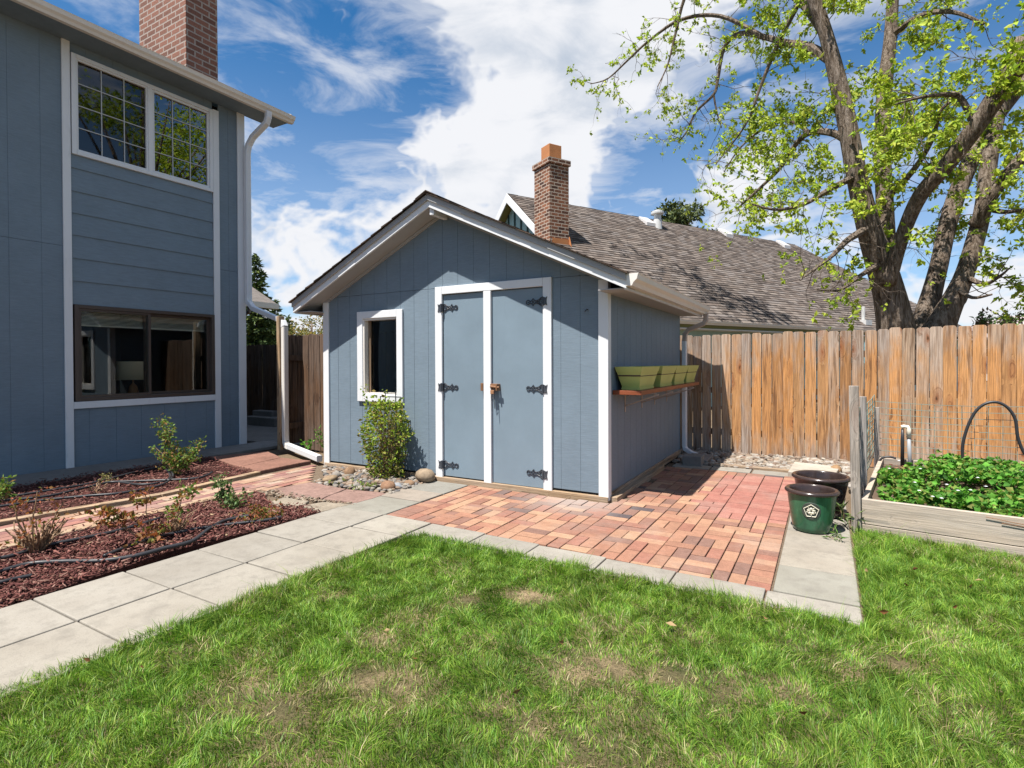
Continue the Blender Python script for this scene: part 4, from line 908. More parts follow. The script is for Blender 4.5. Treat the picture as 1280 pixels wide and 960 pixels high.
# far right and behind: cheap cover for other views is the thatch sheet itself
lv = []; lc = []
for a, b in ((113, 840), (179, 849), (655, 698+30), (1098, 775), (832, 790), (905, 770), (1230, 735), (1085, 724), (1140, 721), (1215, 742), (523, 836), (705, 815), (640, 880), (1130, 738), (960, 735+50), (480, 800), (1190, 770), (1010, 905), (370, 905)):
    p = gd(a, b); lv.append((p[0], p[1], .045)); 
LB = [tuple(v*.5 for v in s2l(x)) for x in ((196, 148, 100), (180, 126, 84), (214, 180, 134), (170, 112, 70))]
o = leaf_mesh('fallen_leaf', lv, rdir(len(lv), 0)*np.array([1, 1, .15]), np.full(len(lv), .045), vary(LB, len(lv)), M['leaf'], width=.5); tag(o, 'scattered small dry brown leaves lying on the lawn', 'fallen leaves', kind='stuff')
# --- strawberry bed ----------------------------------------------------
pts = []; dirs = []
for k in range(1050):
    x = rng.uniform(.14, 4.0); y = rng.uniform(.15, 1.7+.2*math.sin(x*2.)); 
    if x < .5 and y > 1.6: continue
    hgt = .19+rng.uniform(.015, .10)+(.10 if abs(x-.75) < .35 and y > .9 else 0)
    for j in range(9):
        a = rng.uniform(0, 2*PI); r_ = rng.uniform(.01, .10); c = np.array(bw(x+r_*math.cos(a), y+r_*math.sin(a), hgt+rng.uniform(-.06, .03)))
        for l in (-.9, 0, .9):
            pts.append(c); dirs.append((math.cos(a+brz+l), math.sin(a+brz+l), rng.uniform(-.25, .45)))
SG = [(.07, .21, .025), (.10, .28, .03), (.14, .33, .045), (.05, .15, .02)]
o = leaf_mesh('strawberry_plants', pts, dirs, rng.uniform(.028, .058, len(pts)), vary(SG+[(.17, .30, .05), (.20, .22, .05)], len(pts), .35), M['leaf'], width=.85, fold=.5); tag(o, 'dense green strawberry plants with small white flowers in the raised bed', 'strawberry plants', kind='stuff')
m = MB()
for k in range(70):
    x = rng.uniform(.1, 3.9); y = rng.uniform(.05, 1.7); p = bw(x, y, .30+rng.uniform(.0, .07)); n0 = len(m.v); m.v.append((p[0], p[1], p[2]+.004))
    for q_ in range(10): a = 2*PI*q_/10; r_ = .014 if q_ % 2 else .008; m.v.append((p[0]+r_*math.cos(a), p[1]+r_*math.sin(a), p[2]))
    for q_ in range(10): m.face([n0, n0+1+q_, n0+1+(q_+1) % 10])
tag(m.build('strawberry_blossom', M['white']), 'tiny white blossoms dotted over the strawberry leaves', 'blossoms', kind='stuff')
bpoly = [bw(.05, 1.4, 0), bw(4.1, 1.4, 0), bw(4.1, 2.2, 0), bw(.05, 2.2, 0)]
tag(chips('leaf_litter', bpoly, 500, .05, .03, .004, [s2l(c) for c in ((150, 108, 84), (170, 128, 98), (120, 84, 66), (186, 140, 110))], .19), 'brown leaf litter at the back of the raised bed', 'leaf litter')
# --- shrubs ------------------------------------------------------------
def canes(mb, base, n, h, spread, r, sides=5, up=1., curve=.3):
    tips = []
    for k in range(n):
        a = rng.uniform(0, 2*PI); s_ = spread*rng.uniform(.15, 1); hh = h*rng.uniform(.55, 1.05); p0 = Vector(base)+Vector((math.cos(a)*.03, math.sin(a)*.03, 0)); pth = [p0]
        for j in range(1, 6):
            f = j/5; pth.append(p0+Vector((math.cos(a)*s_*f**1.2+rng.normal()*.012*f, math.sin(a)*s_*f**1.2+rng.normal()*.012*f, hh*f)))
        mb.tube(pth, [r*(1-.55*j/5) for j in range(6)], sides); tips.append(pth)
    return tips
def rose(px, py, name, lab, n, h, spread, r, nl, ls, cols, group='rose bushes in the mulch beds', tall=None, low=.2):
    p = gd(px, py); t_ = thing(name, (p[0], p[1], 0), lab, 'rose bush', 0, group); m = MB(); tp = canes(m, (0, 0, 0), n, h, spread, r)
    if tall:
        for dx_, hh, sp in tall:
            pth = [Vector((dx_*f, sp*f, hh*f))+Vector((rng.normal()*.01, rng.normal()*.01, 0)) for f in np.linspace(0, 1, 6)]; m.tube(pth, [r*.8*(1-.5*f) for f in np.linspace(0, 1, 6)], 5); tp.append(pth)
    m.build('stem', M['cane'], t_)
    if nl:
        P = []; D = []
        for k in range(nl):
            w_ = tp[rng.integers(len(tp))] if not tall or rng.random() < .5 else tp[-1-rng.integers(len(tall))]
            f = rng.uniform(low, 1)*4.99; i_ = int(f); c_ = np.array(w_[i_].lerp(w_[i_+1], f-i_))+rng.normal(size=3)*.02
            a = rng.uniform(0, 2*PI); stem = np.array([math.cos(a), math.sin(a), rng.uniform(-.1, .5)])
            for j in range(5): P.append(c_+stem*.018*j); D.append(stem*.4+rng.normal(size=3)*.6)
        leaf_mesh('foliage', P, D, np.full(len(P), ls), vary(cols, len(P), .25), M['leaf'], t_, .6)
    return t_
RG = [(.12, .20, .035), (.16, .24, .05), (.20, .22, .05), (.09, .16, .03), (.30, .17, .06)]
RR = [(.24, .07, .03), (.28, .11, .04), (.20, .10, .03), (.15, .15, .03)]
rose(221, 594, 'rose_bush', 'largest leafy green rose bush, before the house window', 10, .34, .33, .006, 330, .034, RG, tall=[(-.08, .70, -.14), (-.1, .64, -.16), (.16, .40, .20), (.03, .52, -.1)])
rose(45, 692, 'rose_bush', 'cluster of pruned grey brown rose canes at the left edge', 44, .23, .16, .009, 34, .03, RR, tall=[(.02, .43, -.01), (-.05, .40, -.12), (.10, .34, .12)], low=.6)
rose(188, 681, 'rose_bush', 'pruned rose with reddish young leaves leaning left over the rose bed', 9, .13, .12, .006, 70, .04, RR, tall=[(-.03, .40, -.02), (-.12, .30, -.28), (-.08, .28, -.22)], low=.7)
rose(214, 670, 'rose_bush', 'low spiky pruned rose with one tall bare green cane', 22, .17, .17, .007, 46, .032, RR+RG, tall=[(.10, .36, .06)], low=.5)
rose(288, 636, 'rose_bush', 'small bushy rose with greyish leaves beside the brick path', 7, .14, .12, .004, 90, .036, [(.10, .17, .06), (.14, .2, .07), (.09, .13, .04)], tall=[(-.1, .28, -.08)])
rose(326, 653, 'rose_bush', 'small dark red leaved rose nearest the tan flagstones', 9, .12, .16, .004, 80, .03, RR+[(.1, .15, .04)])
rose(118, 617, 'rose_bush', 'bare pruned rose stump in the bed by the house', 7, .12, .09, .008, 0, .03, RR, tall=[(.05, .17, .05)])
rose(-6, 630, 'rose_bush', 'leafy sprig of a rose at the far left edge of the photo', 5, .22, .12, .004, 40, .04, RG)
rose(134, 606, 'rose_bush', 'tiny dry sprig behind the bare rose stump', 5, .09, .08, .003, 14, .025, [(.3, .25, .1), (.2, .2, .08)])
# --- vine on trellis ---------------------------------------------------
vb = gd(478, 603); vx, vy = vb[0]-.10, 4.66
tr = thing('trellis', (vx, 4.72, 0), 'small black metal trellis behind the vine under the shed window', 'trellis')
m = MB(); zt = inY(476, 488, 4.72)[2]
for a in (-.16, -.085, .07, .15): m.tube([(a, 0, 0), (a, 0, zt-(0.07 if abs(a) > .1 else 0))], .006, 6)
for z in (.25, .45, .65, zt-.07): m.tube([(-.16, 0, z), (.15, 0, z)], .006, 6)
m.tube([(-.085, 0, zt-.035), (.07, 0, zt-.035)], .004, 6); m.build('grid', M['iron'], tr)
vine = thing('climbing_vine', (vx, vy, 0), 'bushy yellow green vine climbing a trellis below the shed window', 'vine')
P = []; D = []; n = 3000
for k in range(n):
    z = rng.uniform(.0, 1)**.9*.86; prof = .28*(1-.42*max(0, (z-.55)/.4)**1.3)*(.72+.5*min(1, z/.3)) if z < .95 else .1
    prof *= .8+.35*math.sin(z*13+1)*.3+.2*math.sin(z*29)*.3
    a = rng.uniform(0, 2*PI); r_ = prof*rng.uniform(.55, 1.12); x_ = math.cos(a)*r_-.02*math.sin(z*5); y_ = math.sin(a)*r_*.55
    if y_+vy > 4.82: y_ = 4.80-vy
    P.append((x_, y_-.02, z+.01)); D.append((math.cos(a)+rng.normal()*.6, math.sin(a)+rng.normal()*.6-.3, rng.normal()*.5+.05))
for k in range(36):
    a = rng.uniform(0, 2*PI); z = rng.uniform(.1, .95); x0_ = math.cos(a)*.24
    for j in range(8): P.append((x0_*(1+j*.05), -.05-.02*j*abs(math.sin(a)), z+.025*j*rng.uniform(-.3, 1))); D.append(rng.normal(size=3))
VC = [(.24, .34, .035), (.30, .40, .045), (.17, .26, .03), (.33, .34, .06), (.12, .18, .03), (.26, .2, .06)]
cc = vary(VC, len(P), .25); zz_ = np.array(P)[:, 2]; low_ = (rng.random(len(P)) < np.clip(.75-zz_*1.3, 0, .8)); cc[low_] = vary([(.14, .10, .04), (.17, .14, .05), (.12, .15, .035)], low_.sum(), .25)
leaf_mesh('foliage', P, D, rng.uniform(.026, .048, len(P)), cc, M['leaf'], vine, .62)
m = MB(); canes(m, (0, 0, 0), 40, .85, .2, .004, 4); m.build('stem', M['cane'], vine)
# --- weeds -------------------------------------------------------------
def weed(p, lab, n, h, s_, ls, cols, name='weed', grp='weeds', lw=.5):
    t_ = thing(name, (p[0], p[1], 0), lab, 'weed', 0, grp); m = MB(); tp = canes(m, (0, 0, 0), max(3, n//14), h, s_, .003, 4); m.build('stem', M['cane'], t_)
    P = []; D = []
    for k in range(n):
        w_ = tp[rng.integers(len(tp))]; f = rng.uniform(.25, 1)*4.99; i_ = int(f); P.append(np.array(w_[i_].lerp(w_[i_+1], f-i_))); D.append(rng.normal(size=3)+np.array([0, 0, .4]))
    leaf_mesh('foliage', P, D, np.full(n, ls), vary(cols, n, .25), M['leaf'], t_, lw)
WG = [(.10, .26, .03), (.14, .32, .04), (.08, .2, .03)]
weed(inY(388, 566, 5.45), 'bright broad leaved weed at the foot of the short brown fence', 40, .2, .12, .075, WG)
weed(inY(403, 562, 5.5), 'taller leafy weed against the left shed corner', 90, .42, .1, .04, WG)
weed(gd(430, 605), 'low pale green weed in the gravel left of the vine', 60, .06, .12, .03, [(.2, .25, .06), (.25, .28, .08)])
weed(gd(462, 613), 'trailing pale green weed in the gravel below the vine', 90, .07, .18, .03, [(.2, .27, .06), (.25, .3, .08)])
weed(gd(1064, 662), 'spiky grass tuft at the foot of the tallest stake', 60, .2, .12, .09, [(.12, .2, .05), (.2, .26, .1)], 'grass_tuft', lw=.07)
weed(gd(1050, 676), 'small green tuft beside the green pot', 40, .07, .1, .05, [(.08, .2, .03), (.14, .25, .05)], 'grass_tuft', lw=.1)
# --- irrigation hoses --------------------------------------------------
def hose(pl, lab, r=.0125, z=.036):
    q = [gd(*p) for p in pl]; q = [np.array([a[0], a[1], z+random.uniform(-.004, .006)]) for a in q]
    tag(MB().tube(smooth_path(q, 8), r, 8).build('irrigation_hose', M['blackp'], smooth=True), lab, 'hose', 'irrigation hoses on the mulch')
hose([(-60, 637), (0, 627), (47, 620), (105, 610), (142, 601), (170, 594), (199, 588)], 'black irrigation hose lying nearest the house wall')
hose([(-60, 646), (0, 638), (56, 630), (110, 624.5), (150, 621), (197, 612), (214, 603), (216, 596), (211, 591)], 'black irrigation hose curling round to the big rose bush', )
hose([(-60, 634), (0, 631), (60, 624), (110, 613), (142, 607), (175, 610), (200, 607), (213, 600), (208, 590)], 'black hose looped in the middle of the bed by the house')
hose([(142, 606), (187, 605), (240, 602), (257, 599), (265, 594)], 'black hose running past the big rose towards the red slabs')
hose([(-60, 733), (0, 721), (37, 712), (80, 709), (127, 707), (169, 701), (205, 692), (240, 682), (262, 667), (279, 657), (294, 653), (315, 650)], 'thick black irrigation hose running along the rose bed', .015, .036)
hose([(-40, 742), (0, 736), (19, 731), (40, 726)], 'short half buried hose end by the concrete path')
hose([(-60, 715), (9, 702), (47, 691), (75, 685), (131, 673), (170, 663), (199, 654)], 'black irrigation hose beside the brick path edging', .0135)
hose([(130, 702), (150, 694), (190, 680), (240, 668), (280, 662), (330, 656.5), (352, 652)], 'thin grey hose ending at the dark red rose')
# ------------------------------------------------------------------ trees
def limb_mesh(mb, pts, sides=12):
    P = [Vector(p[0]) for p in pts]; r = [p[1] for p in pts]; sp = smooth_path([tuple(p)+(q,) for p, q in zip(P, r)], 5)
    mb.tube([tuple(s_[:3]) for s_ in sp], [s_[3] for s_ in sp], sides)
    return sp
tb = dep(1142, 430, 11.6); tree = thing('shade_tree', (0, 0, 0), 'big many trunked shade tree with fresh yellow green leaves behind the fence', 'tree')
def L_(*a): return [(dep(x, y, d), .88*r*d/F) for x, y, d, r in a]
trunks = [
 L_((1128, 480, 11.6, 32), (1122, 425, 11.6, 25), (1112, 370, 11.6, 20), (1099, 325, 11.5, 18), (1086, 285, 11.4, 15), (1071, 220, 11.4, 13), (1058, 150, 11.5, 12), (1047, 100, 11.6, 11), (1033, 45, 11.7, 9), (1015, -10, 11.8, 9), (1000, -80, 11.8, 6)),
 L_((1108, 345, 11.7, 14), (1106, 260, 12.0, 11), (1103, 180, 12.3, 10), (1106, 110, 12.6, 9.5), (1113, 45, 12.8, 8), (1118, -40, 13, 7)),
 L_((1110, 355, 11.3, 10), (1128, 295, 11.0, 9), (1150, 245, 10.6, 10), (1182, 208, 10.2, 11), (1220, 158, 9.8, 12), (1256, 105, 9.5, 13), (1292, 55, 9.2, 13), (1350, -30, 8.9, 14)),
 L_((1150, 430, 11.8, 24), (1160, 385, 11.9, 14), (1174, 330, 12.0, 11), (1186, 275, 12.2, 11), (1205, 220, 12.4, 11), (1238, 155, 12.6, 11), (1288, 90, 12.8, 11), (1340, 30, 13, 11)),
 L_((1160, 440, 11.5, 26), (1180, 398, 11.4, 17), (1203, 350, 11.4, 12), (1219, 300, 11.5, 11), (1229, 258, 11.6, 10), (1238, 190, 11.8, 10), (1252, 120, 12, 9), (1275, 50, 12.2, 8)),
 L_((1220, 282, 11.5, 10), (1238, 248, 11.2, 8), (1262, 215, 11, 8), (1300, 175, 10.8, 8), (1360, 120, 10.6, 7)),
]
branches = [
 L_((1063, 178, 11.45, 6), (1040, 166, 11.7, 5), (1012, 166, 12.4, 4.2), (995, 180, 12.9, 3.5), (975, 210, 13.3, 2.7), (950, 235, 13.6, 2), (920, 262, 13.8, 1.2)),
 L_((1040, 75, 11.7, 8), (1010, 58, 12.2, 6), (985, 54, 12.8, 5), (955, 46, 13.6, 4), (925, 42, 14.3, 3.4), (905, 60, 14.8, 2.8), (897, 100, 15, 2.2), (892, 118, 15, 2), (870, 140, 15.2, 1.6), (858, 165, 15.3, 1.2), (848, 178, 15.3, .8)),
 L_((955, 46, 13.6, 3), (900, 20, 14.6, 2.8), (850, 25, 15.2, 2.4), (810, 52, 15.6, 1.8), (785, 75, 15.8, 1.4), (760, 98, 16, 1), (738, 105, 16, .6)),
 L_((1033, 45, 11.7, 7), (1000, 0, 12.6, 6), (950, -30, 13.6, 5), (900, -40, 14.4, 4), (860, -10, 14.8, 2.6), (845, 40, 15, 1.8), (835, 80, 15, 1.2), (822, 108, 15, .8)),
 L_((892, 118, 15, 1.5), (896, 140, 15, 1.1), (902, 160, 15, .7)),
 L_((1000, 0, 12.6, 4), (970, 60, 13, 3), (950, 110, 13.2, 2.2), (935, 150, 13.3, 1.6), (915, 180, 13.4, 1), (895, 205, 13.5, .6)),
 L_((1086, 285, 11.4, 6), (1060, 300, 11, 4.5), (1040, 320, 10.7, 3), (1020, 335, 10.5, 2), (1000, 350, 10.4, 1.2)),
 L_((1106, 250, 12, 5), (1140, 215, 11.5, 4), (1165, 175, 11, 3), (1175, 140, 10.6, 2.4), (1190, 120, 10.4, 2), (1120, 125, 10, 1)),
 L_((1220, 160, 9.8, 5), (1200, 122, 9.8, 4), (1180, 118, 9.8, 3), (1150, 122, 9.8, 2), (1120, 130, 9.8, 1.3)),
 L_((1205, 345, 11.4, 5), (1230, 355, 10.9, 3), (1250, 345, 10.6, 2), (1262, 335, 10.4, 1)),
 L_((1195, 360, 11.4, 4), (1215, 372, 10.8, 2.4), (1240, 368, 10.4, 1.4)),
 L_((1226, 258, 11.6, 5), (1255, 265, 11.1, 3.2), (1290, 260, 10.6, 2)),
 L_((1113, 45, 12.8, 5), (1150, 20, 12.2, 4), (1190, 15, 11.6, 3), (1230, 30, 11.2, 2)),
 L_((1071, 220, 11.4, 5), (1040, 235, 11.2, 4), (1005, 255, 11.2, 3), (970, 262, 11.3, 2), (940, 255, 11.5, 1.2)),
 L_((1099, 330, 11.5, 5), (1075, 345, 10.9, 3), (1050, 362, 10.4, 2), (1020, 362, 10.2, 1.2)),
 L_((1012, 166, 12.4, 3), (985, 150, 13, 2.4), (955, 160, 13.6, 1.8), (925, 185, 14, 1.2), (905, 215, 14.3, .8)),
]
m = MB(); paths = []
for l in trunks: paths.append((limb_mesh(m, l, 14), 0))
trk = m.build('trunk', M['bark'], tree, smooth=True)
m = MB()
for l in branches: paths.append((limb_mesh(m, l, 7), 1))
# twigs
tips = []
def grow(p, d, L, r, lev):
    p = np.array(p, float); d = d/np.linalg.norm(d); n = 5; pts = [p]; cur = p.copy()
    for k in range(n):
        d = d+rng.normal(size=3)*.22+np.array([0, 0, -.05 if lev else .02]); d /= np.linalg.norm(d); cur = cur+d*L/n; pts.append(cur.copy())
    m.tube([tuple(q_) for q_ in pts], [r*(1-.8*k/n) for k in range(n+1)], 4, cap=False)
    for q_ in pts[2:]: tips.append((q_, d, lev))
    if lev < 2:
        for k in range(2, n+1):
            if rng.random() < .75: dd_ = d+rng.normal(size=3)*.9; grow(pts[k], dd_, L*rng.uniform(.4, .65), r*.5, lev+1)
for sp, kind in paths:
    n_ = len(sp); step = 2 if kind else 3
    for i_ in range(3 if kind else 12, n_-1, 1):
        pr = .62 if kind else .42
        if rng.random() > pr: continue
        s_ = sp[i_]; ax_ = np.array(sp[min(i_+1, n_-1)][:3])-np.array(sp[i_-1][:3]); ax_ /= np.linalg.norm(ax_)+1e-9
        d = rng.normal(size=3); d -= ax_*(d @ ax_)*.6; d[2] -= .1; d += ax_*.35
        grow(np.array(s_[:3]), d, rng.uniform(.5, 1.35), .011 if kind else .014, 0 if rng.random() < .75 else 1)
m.build('branches', M['bark'], tree)
P = []; D = []; LS = []; prob = rng.random(len(tips))
for (q_, d, lev), pr in zip(tips, prob):
    # sparser leaves on the long outer boughs towards the left
    pxx = 640+F*((q_-C0) @ cr)/((q_-C0) @ fw); dens = 1. if pxx > 940 else .30 if pxx < 900 else .6
    if pr > dens*(.40+.19*lev): continue
    pyy = 460-F*((q_-C0) @ cu)/((q_-C0) @ fw)
    if pyy > 300 and 1090 < pxx < 1230 and pr > .07: continue
    if pyy > 290 and pxx < 1095 and pr > .22: continue
    sz_ = rng.uniform(.6, 1.45); c0_ = q_+rng.normal(size=3)*.05
    for k in range(rng.integers(4, 9)):
        P.append(c0_+rng.normal(size=3)*.018); D.append(rng.normal(size=3)+np.array([0, 0, -.5])); LS.append(sz_)
LT = [(.34, .43, .035), (.27, .37, .03), (.40, .47, .05), (.20, .30, .028), (.38, .41, .05)]
leaf_mesh('leaves', P, D, np.array(LS)*.088, vary(LT, len(P), .25), M['leaf'], tree, .55)
print('tree leaves', len(P), 'tips', len(tips))
def conifer(base, h, r, lab, n, cols, name='spruce_tree', grp='spruces behind the house'):
    t_ = thing(name, base, lab, 'tree', 0, grp); MB().tube([(0, 0, 0), (0, 0, h*.97)], [h*.018, h*.002], 8).build('trunk', M['bark'], t_)
    P = []; D = []; lv_ = int(h*5)
    for i_ in range(lv_):
        z = h*(.08+.92*i_/lv_); rr = (r*(1-z/h)**.95+.05)*(.78+.3*math.sin(i_*2.1)); k = max(6, int(12*rr/r)+5)
        for j in range(k):
            a = rng.uniform(0, 2*PI); l_ = rr*rng.uniform(.65, 1.15); N = max(6, int(n*5*l_))
            for q_ in range(N):
                f = (q_+1)/N; P.append((math.cos(a)*l_*f+rng.normal()*.04, math.sin(a)*l_*f+rng.normal()*.04, z-.22*l_*f+.16*l_*f*f+rng.normal()*.04)); D.append((math.cos(a)+rng.normal()*.7, math.sin(a)+rng.normal()*.7, -.1+rng.normal()*.4))
    leaf_mesh('foliage', P, D, np.full(len(P), .23), vary(cols, len(P), .3), M['needle'], t_, .36); return t_
SPC = [(.05, .085, .025), (.08, .12, .03), (.12, .155, .035), (.035, .06, .02)]
def atg(x, depth): p = dep(x, 460, depth); return (p[0], p[1], 0)
conifer(atg(322, 27), 6.75, 1.75, 'tallest dark green spruce just right of the house corner', 13, SPC)
conifer(atg(345, 30), 4.9, 1.3, 'slim spruce right of the tallest spruce', 12, SPC)
conifer(atg(361, 31), 4.1, 1.0, 'small spruce top beside the shed eave', 12, SPC)
def crown_tree(base, h, rx, rz, lab, n, cols, ls, name, grp, mat='needle', clumps=26, trunk=.12):
    t_ = thing(name, base, lab, 'tree', 0, grp); m = MB(); m.tube([(0, 0, 0), (.1, 0, h*.5), (0, .1, h*.85)], [trunk, trunk*.7, trunk*.25], 8); P = []; D = []
    for k in range(clumps):
        d = rng.normal(size=3); d /= np.linalg.norm(d); c = d*np.array([rx, rx, rz])*rng.uniform(.35, .95)+np.array([0, 0, h-rz]); s_ = rx*rng.uniform(.22, .42); m.tube([(0, 0, h-rz*1.6), tuple(c)], [trunk*.3, .012], 5)
        q_ = rng.normal(size=(n//clumps, 3)); q_ /= np.linalg.norm(q_, axis=1)[:, None]; q_ *= s_*rng.uniform(.4, 1, (len(q_), 1)); q_[:, 2] *= .7
        P += list(c+q_); D += list(q_+rng.normal(size=q_.shape)*s_)
    m.build('trunk', M['bark'], t_, smooth=True); leaf_mesh('crown', P, D, np.full(len(P), ls), vary(cols, len(P), .3), M[mat], t_, .45); return t_
PNC = [(.06, .085, .025), (.09, .115, .03), (.045, .065, .022), (.12, .14, .04)]
crown_tree(atg(846, 42), 13.7, 2.0, 2.2, 'dark rounded pine top behind the brown neighbour roof', 3800, PNC, .38, 'pine_tree', 'pines behind the neighbour roof', clumps=34, trunk=.25)
crown_tree(atg(879, 44), 12.4, 1.35, 1.4, 'smaller pine top right of the rounded pine', 1800, PNC, .36, 'pine_tree', 'pines behind the neighbour roof', clumps=18, trunk=.2)
crown_tree(atg(388, 24), 3.7, 1.15, 1.1, 'tan leafed bare looking tree between spruces and shed', 2300, [(.26, .19, .07), (.32, .22, .09), (.20, .19, .06), (.15, .17, .05)], .13, 'budding_tree', None, 'leaf', 24, .1)
crown_tree(atg(1245, 13.5), 2.62, .62, .5, 'low shrub with dark reddish tips showing above the fence', 620, [(.10, .05, .05), (.13, .08, .06), (.10, .16, .05), (.08, .14, .04)], .11, 'garden_shrub', None, 'leaf', 16, .04)
crown_tree(atg(1278, 12.5), 2.45, .5, .4, 'green shrub top above the fence at the right edge', 420, [(.14, .22, .05), (.18, .26, .06), (.10, .07, .05)], .10, 'garden_shrub', None, 'leaf', 12, .04)
# a tree standing to the right of the frame, mirrored in the upper house window
crown_tree((7.5, 11.8, 0), 14, 3.8, 4.6, 'leafy yellow green tree out at the right beyond the raised bed', 7000, LT, .2, 'garden_tree', None, 'leaf', 40, .32)
# ------------------------------------------------------------------ neighbour house
AZ = R(29.6); u2 = np.array([math.sin(AZ), math.cos(AZ), 0]); n2 = np.array([u2[1], -u2[0], 0]); EZ = 2.4; OFF = 5.4
ea = gd(863, 401.8, EZ); P0 = ea-n2*OFF; r1 = ray(634, 242); tt = ((P0-C0) @ n2)/(r1 @ n2); R1 = C0+tt*r1; ZR = R1[2]; PT = (ZR-EZ)/OFF
r2 = ray(992, 309); tt = ((P0-C0) @ n2)/(r2 @ n2); R2 = C0+tt*r2; LR = float((R2-R1) @ u2); print('neighbour', R1, ZR, PT, LR)
nb = thing('neighbour_house', (R1[0], R1[1], 0), 'single storey house with long brown shingle roof and brick chimney beyond the fence', 'house', -AZ+PI/2-PI/2)
# local: x = n2 (towards us), y = u2 (away along the ridge)
HE = OFF  # half span
LE = LR+5.5
m = MB(); cs = .145; sl = math.hypot(1, PT); ncs = int(OFF*sl/cs)
NSH = alb(((150, 130, 116), (132, 114, 102), (164, 144, 128), (118, 102, 92), (142, 120, 104), (156, 140, 130)), .54, .6)
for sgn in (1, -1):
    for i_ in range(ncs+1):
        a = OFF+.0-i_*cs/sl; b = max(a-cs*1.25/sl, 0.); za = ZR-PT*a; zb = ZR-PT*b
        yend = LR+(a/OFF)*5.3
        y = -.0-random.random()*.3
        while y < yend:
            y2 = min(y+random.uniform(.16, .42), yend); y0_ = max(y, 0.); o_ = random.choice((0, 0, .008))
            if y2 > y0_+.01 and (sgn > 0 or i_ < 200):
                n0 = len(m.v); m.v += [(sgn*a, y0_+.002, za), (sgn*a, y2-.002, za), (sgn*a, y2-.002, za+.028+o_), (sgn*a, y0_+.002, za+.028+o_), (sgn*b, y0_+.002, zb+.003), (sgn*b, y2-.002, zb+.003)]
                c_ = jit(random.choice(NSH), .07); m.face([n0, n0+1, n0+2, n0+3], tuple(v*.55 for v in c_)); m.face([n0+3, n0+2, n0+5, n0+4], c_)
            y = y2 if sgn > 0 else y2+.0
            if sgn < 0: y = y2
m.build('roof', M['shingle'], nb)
m = MB(); nh = len(m.v); m.v += [(0, LR, ZR), (OFF, LR+5.3, EZ), (-OFF, LR+5.3, EZ), (0, LR, ZR-.1), (OFF, LR+5.3, EZ-.1), (-OFF, LR+5.3, EZ-.1)]
c_ = NSH[0]
for f_ in ((0, 1, 2), (0, 3, 4, 1), (1, 4, 5, 2), (2, 5, 3, 0)): m.face(list(f_), c_)
m.build('hip_roof', M['shingle'], nb)
m = MB(); 
for s_ in (1, -1): m.prism([(0, ZR-.02), (s_*OFF, EZ-.02), (s_*OFF, EZ-.16), (0, ZR-.2)], 1, .03, LR)
m.build('roof_deck', M['nolive'], nb)
for s_ in (1, -1): MB().prism([(0, ZR+.0), (s_*(OFF+.02), EZ-.02), (s_*(OFF+.02), EZ-.24), (0, ZR-.3)], 1, -.03, .0).build('rake_board', M['white'], nb)
m = MB(); m.box(-OFF+.5, OFF-.5, .30, LR+4.8, 0, EZ-.03); m.prism([(-OFF+.5, EZ-.03), (OFF-.5, EZ-.03), (0, ZR-.22-PT*.0)], 1, .30, .40); m.build('wall', M['nteal'], nb)
m = MB()
for k in range(-12, 13):
    x_ = k*.4; zt_ = ZR-.26-PT*abs(x_)
    if zt_ > EZ: m.box(x_-.03, x_+.03, .265, .299, EZ-.3, zt_)
m.build('batten', paint('dark_green_batten', (.03, .06, .05), .7), nb)
m = MB(); m.box(OFF-.5, OFF-.02, .8, LR+5.2, EZ-.2, EZ-.17); m.build('soffit', M['cream'], nb)
ng = gutter(OFF+.0, EZ+.03, .0, LR+5.3, nb, M['cream'])
m = MB()
for k in range(7): y_ = 2.5+k*2.2; m.box(OFF-.5, OFF-.47, y_, y_+1.1, 1.0, 2.0)
m.build('window', M['glass'], nb)
def local(p): d = np.array(p)-np.array([R1[0], R1[1], 0]); return (float(d @ n2), float(d @ u2), float(d[2]))
def on_roof(px, py):       # where the sight line meets the near slope
    d = ray(px, py); N = n2*PT+np.array([0, 0, 1.]); t_ = ((R1-C0) @ N)/(d @ N); return local(C0+t_*d)
# chimney: front corner under pixel column 687
cb = on_roof(697, 306); fx = cb[0]; fy_ = max(-.25, cb[1]-.45)
d = ray(687, 300); 
def col_hit(px, py, yl):   # sight line meets local plane y = yl
    N = u2; pt = np.array([R1[0], R1[1], 0])+u2*yl; d = ray(px, py); t_ = ((pt-C0) @ N)/(d @ N); return local(C0+t_*d)
yl = -.05; a0 = col_hit(668, 250, yl)[0]; a1 = col_hit(687, 250, yl)[0]; ztp = col_hit(687, 196, yl)[2]; zpot = col_hit(690, 184, yl+.3)[2]
def col_hit_x(px, py, xl):
    N = n2; pt = np.array([R1[0], R1[1], 0])+n2*xl; d = ray(px, py); t_ = ((pt-C0) @ N)/(d @ N); return local(C0+t_*d)
y1_ = col_hit_x(711, 250, a1)[1]; print('chimney', a0, a1, yl, y1_, ztp, zpot)
ch = uvbox(0, MB().box(a0, a1, yl, y1_, ZR-PT*a1-.6, ztp-.16).build('chimney', M['wbrick'], nb))
uvbox(0, MB().box(a0-.045, a1+.045, yl-.045, y1_+.045, ztp-.159, ztp).build('corbel', M['wbrick'], ch))
xm, ym = (a0+a1)/2, (yl+y1_)/2; hw = (a1-a0)*.27
m = MB(); m.box(a0+.02, a1-.02, yl+.02, y1_-.02, ztp, ztp+.03); m.build('crown', M['conco'], ch)
m = MB(); m.box(xm-hw, xm+hw, ym-hw, ym+hw, ztp+.03, zpot+.05); m.build('flue', M['clay'], ch, bevel=.01)
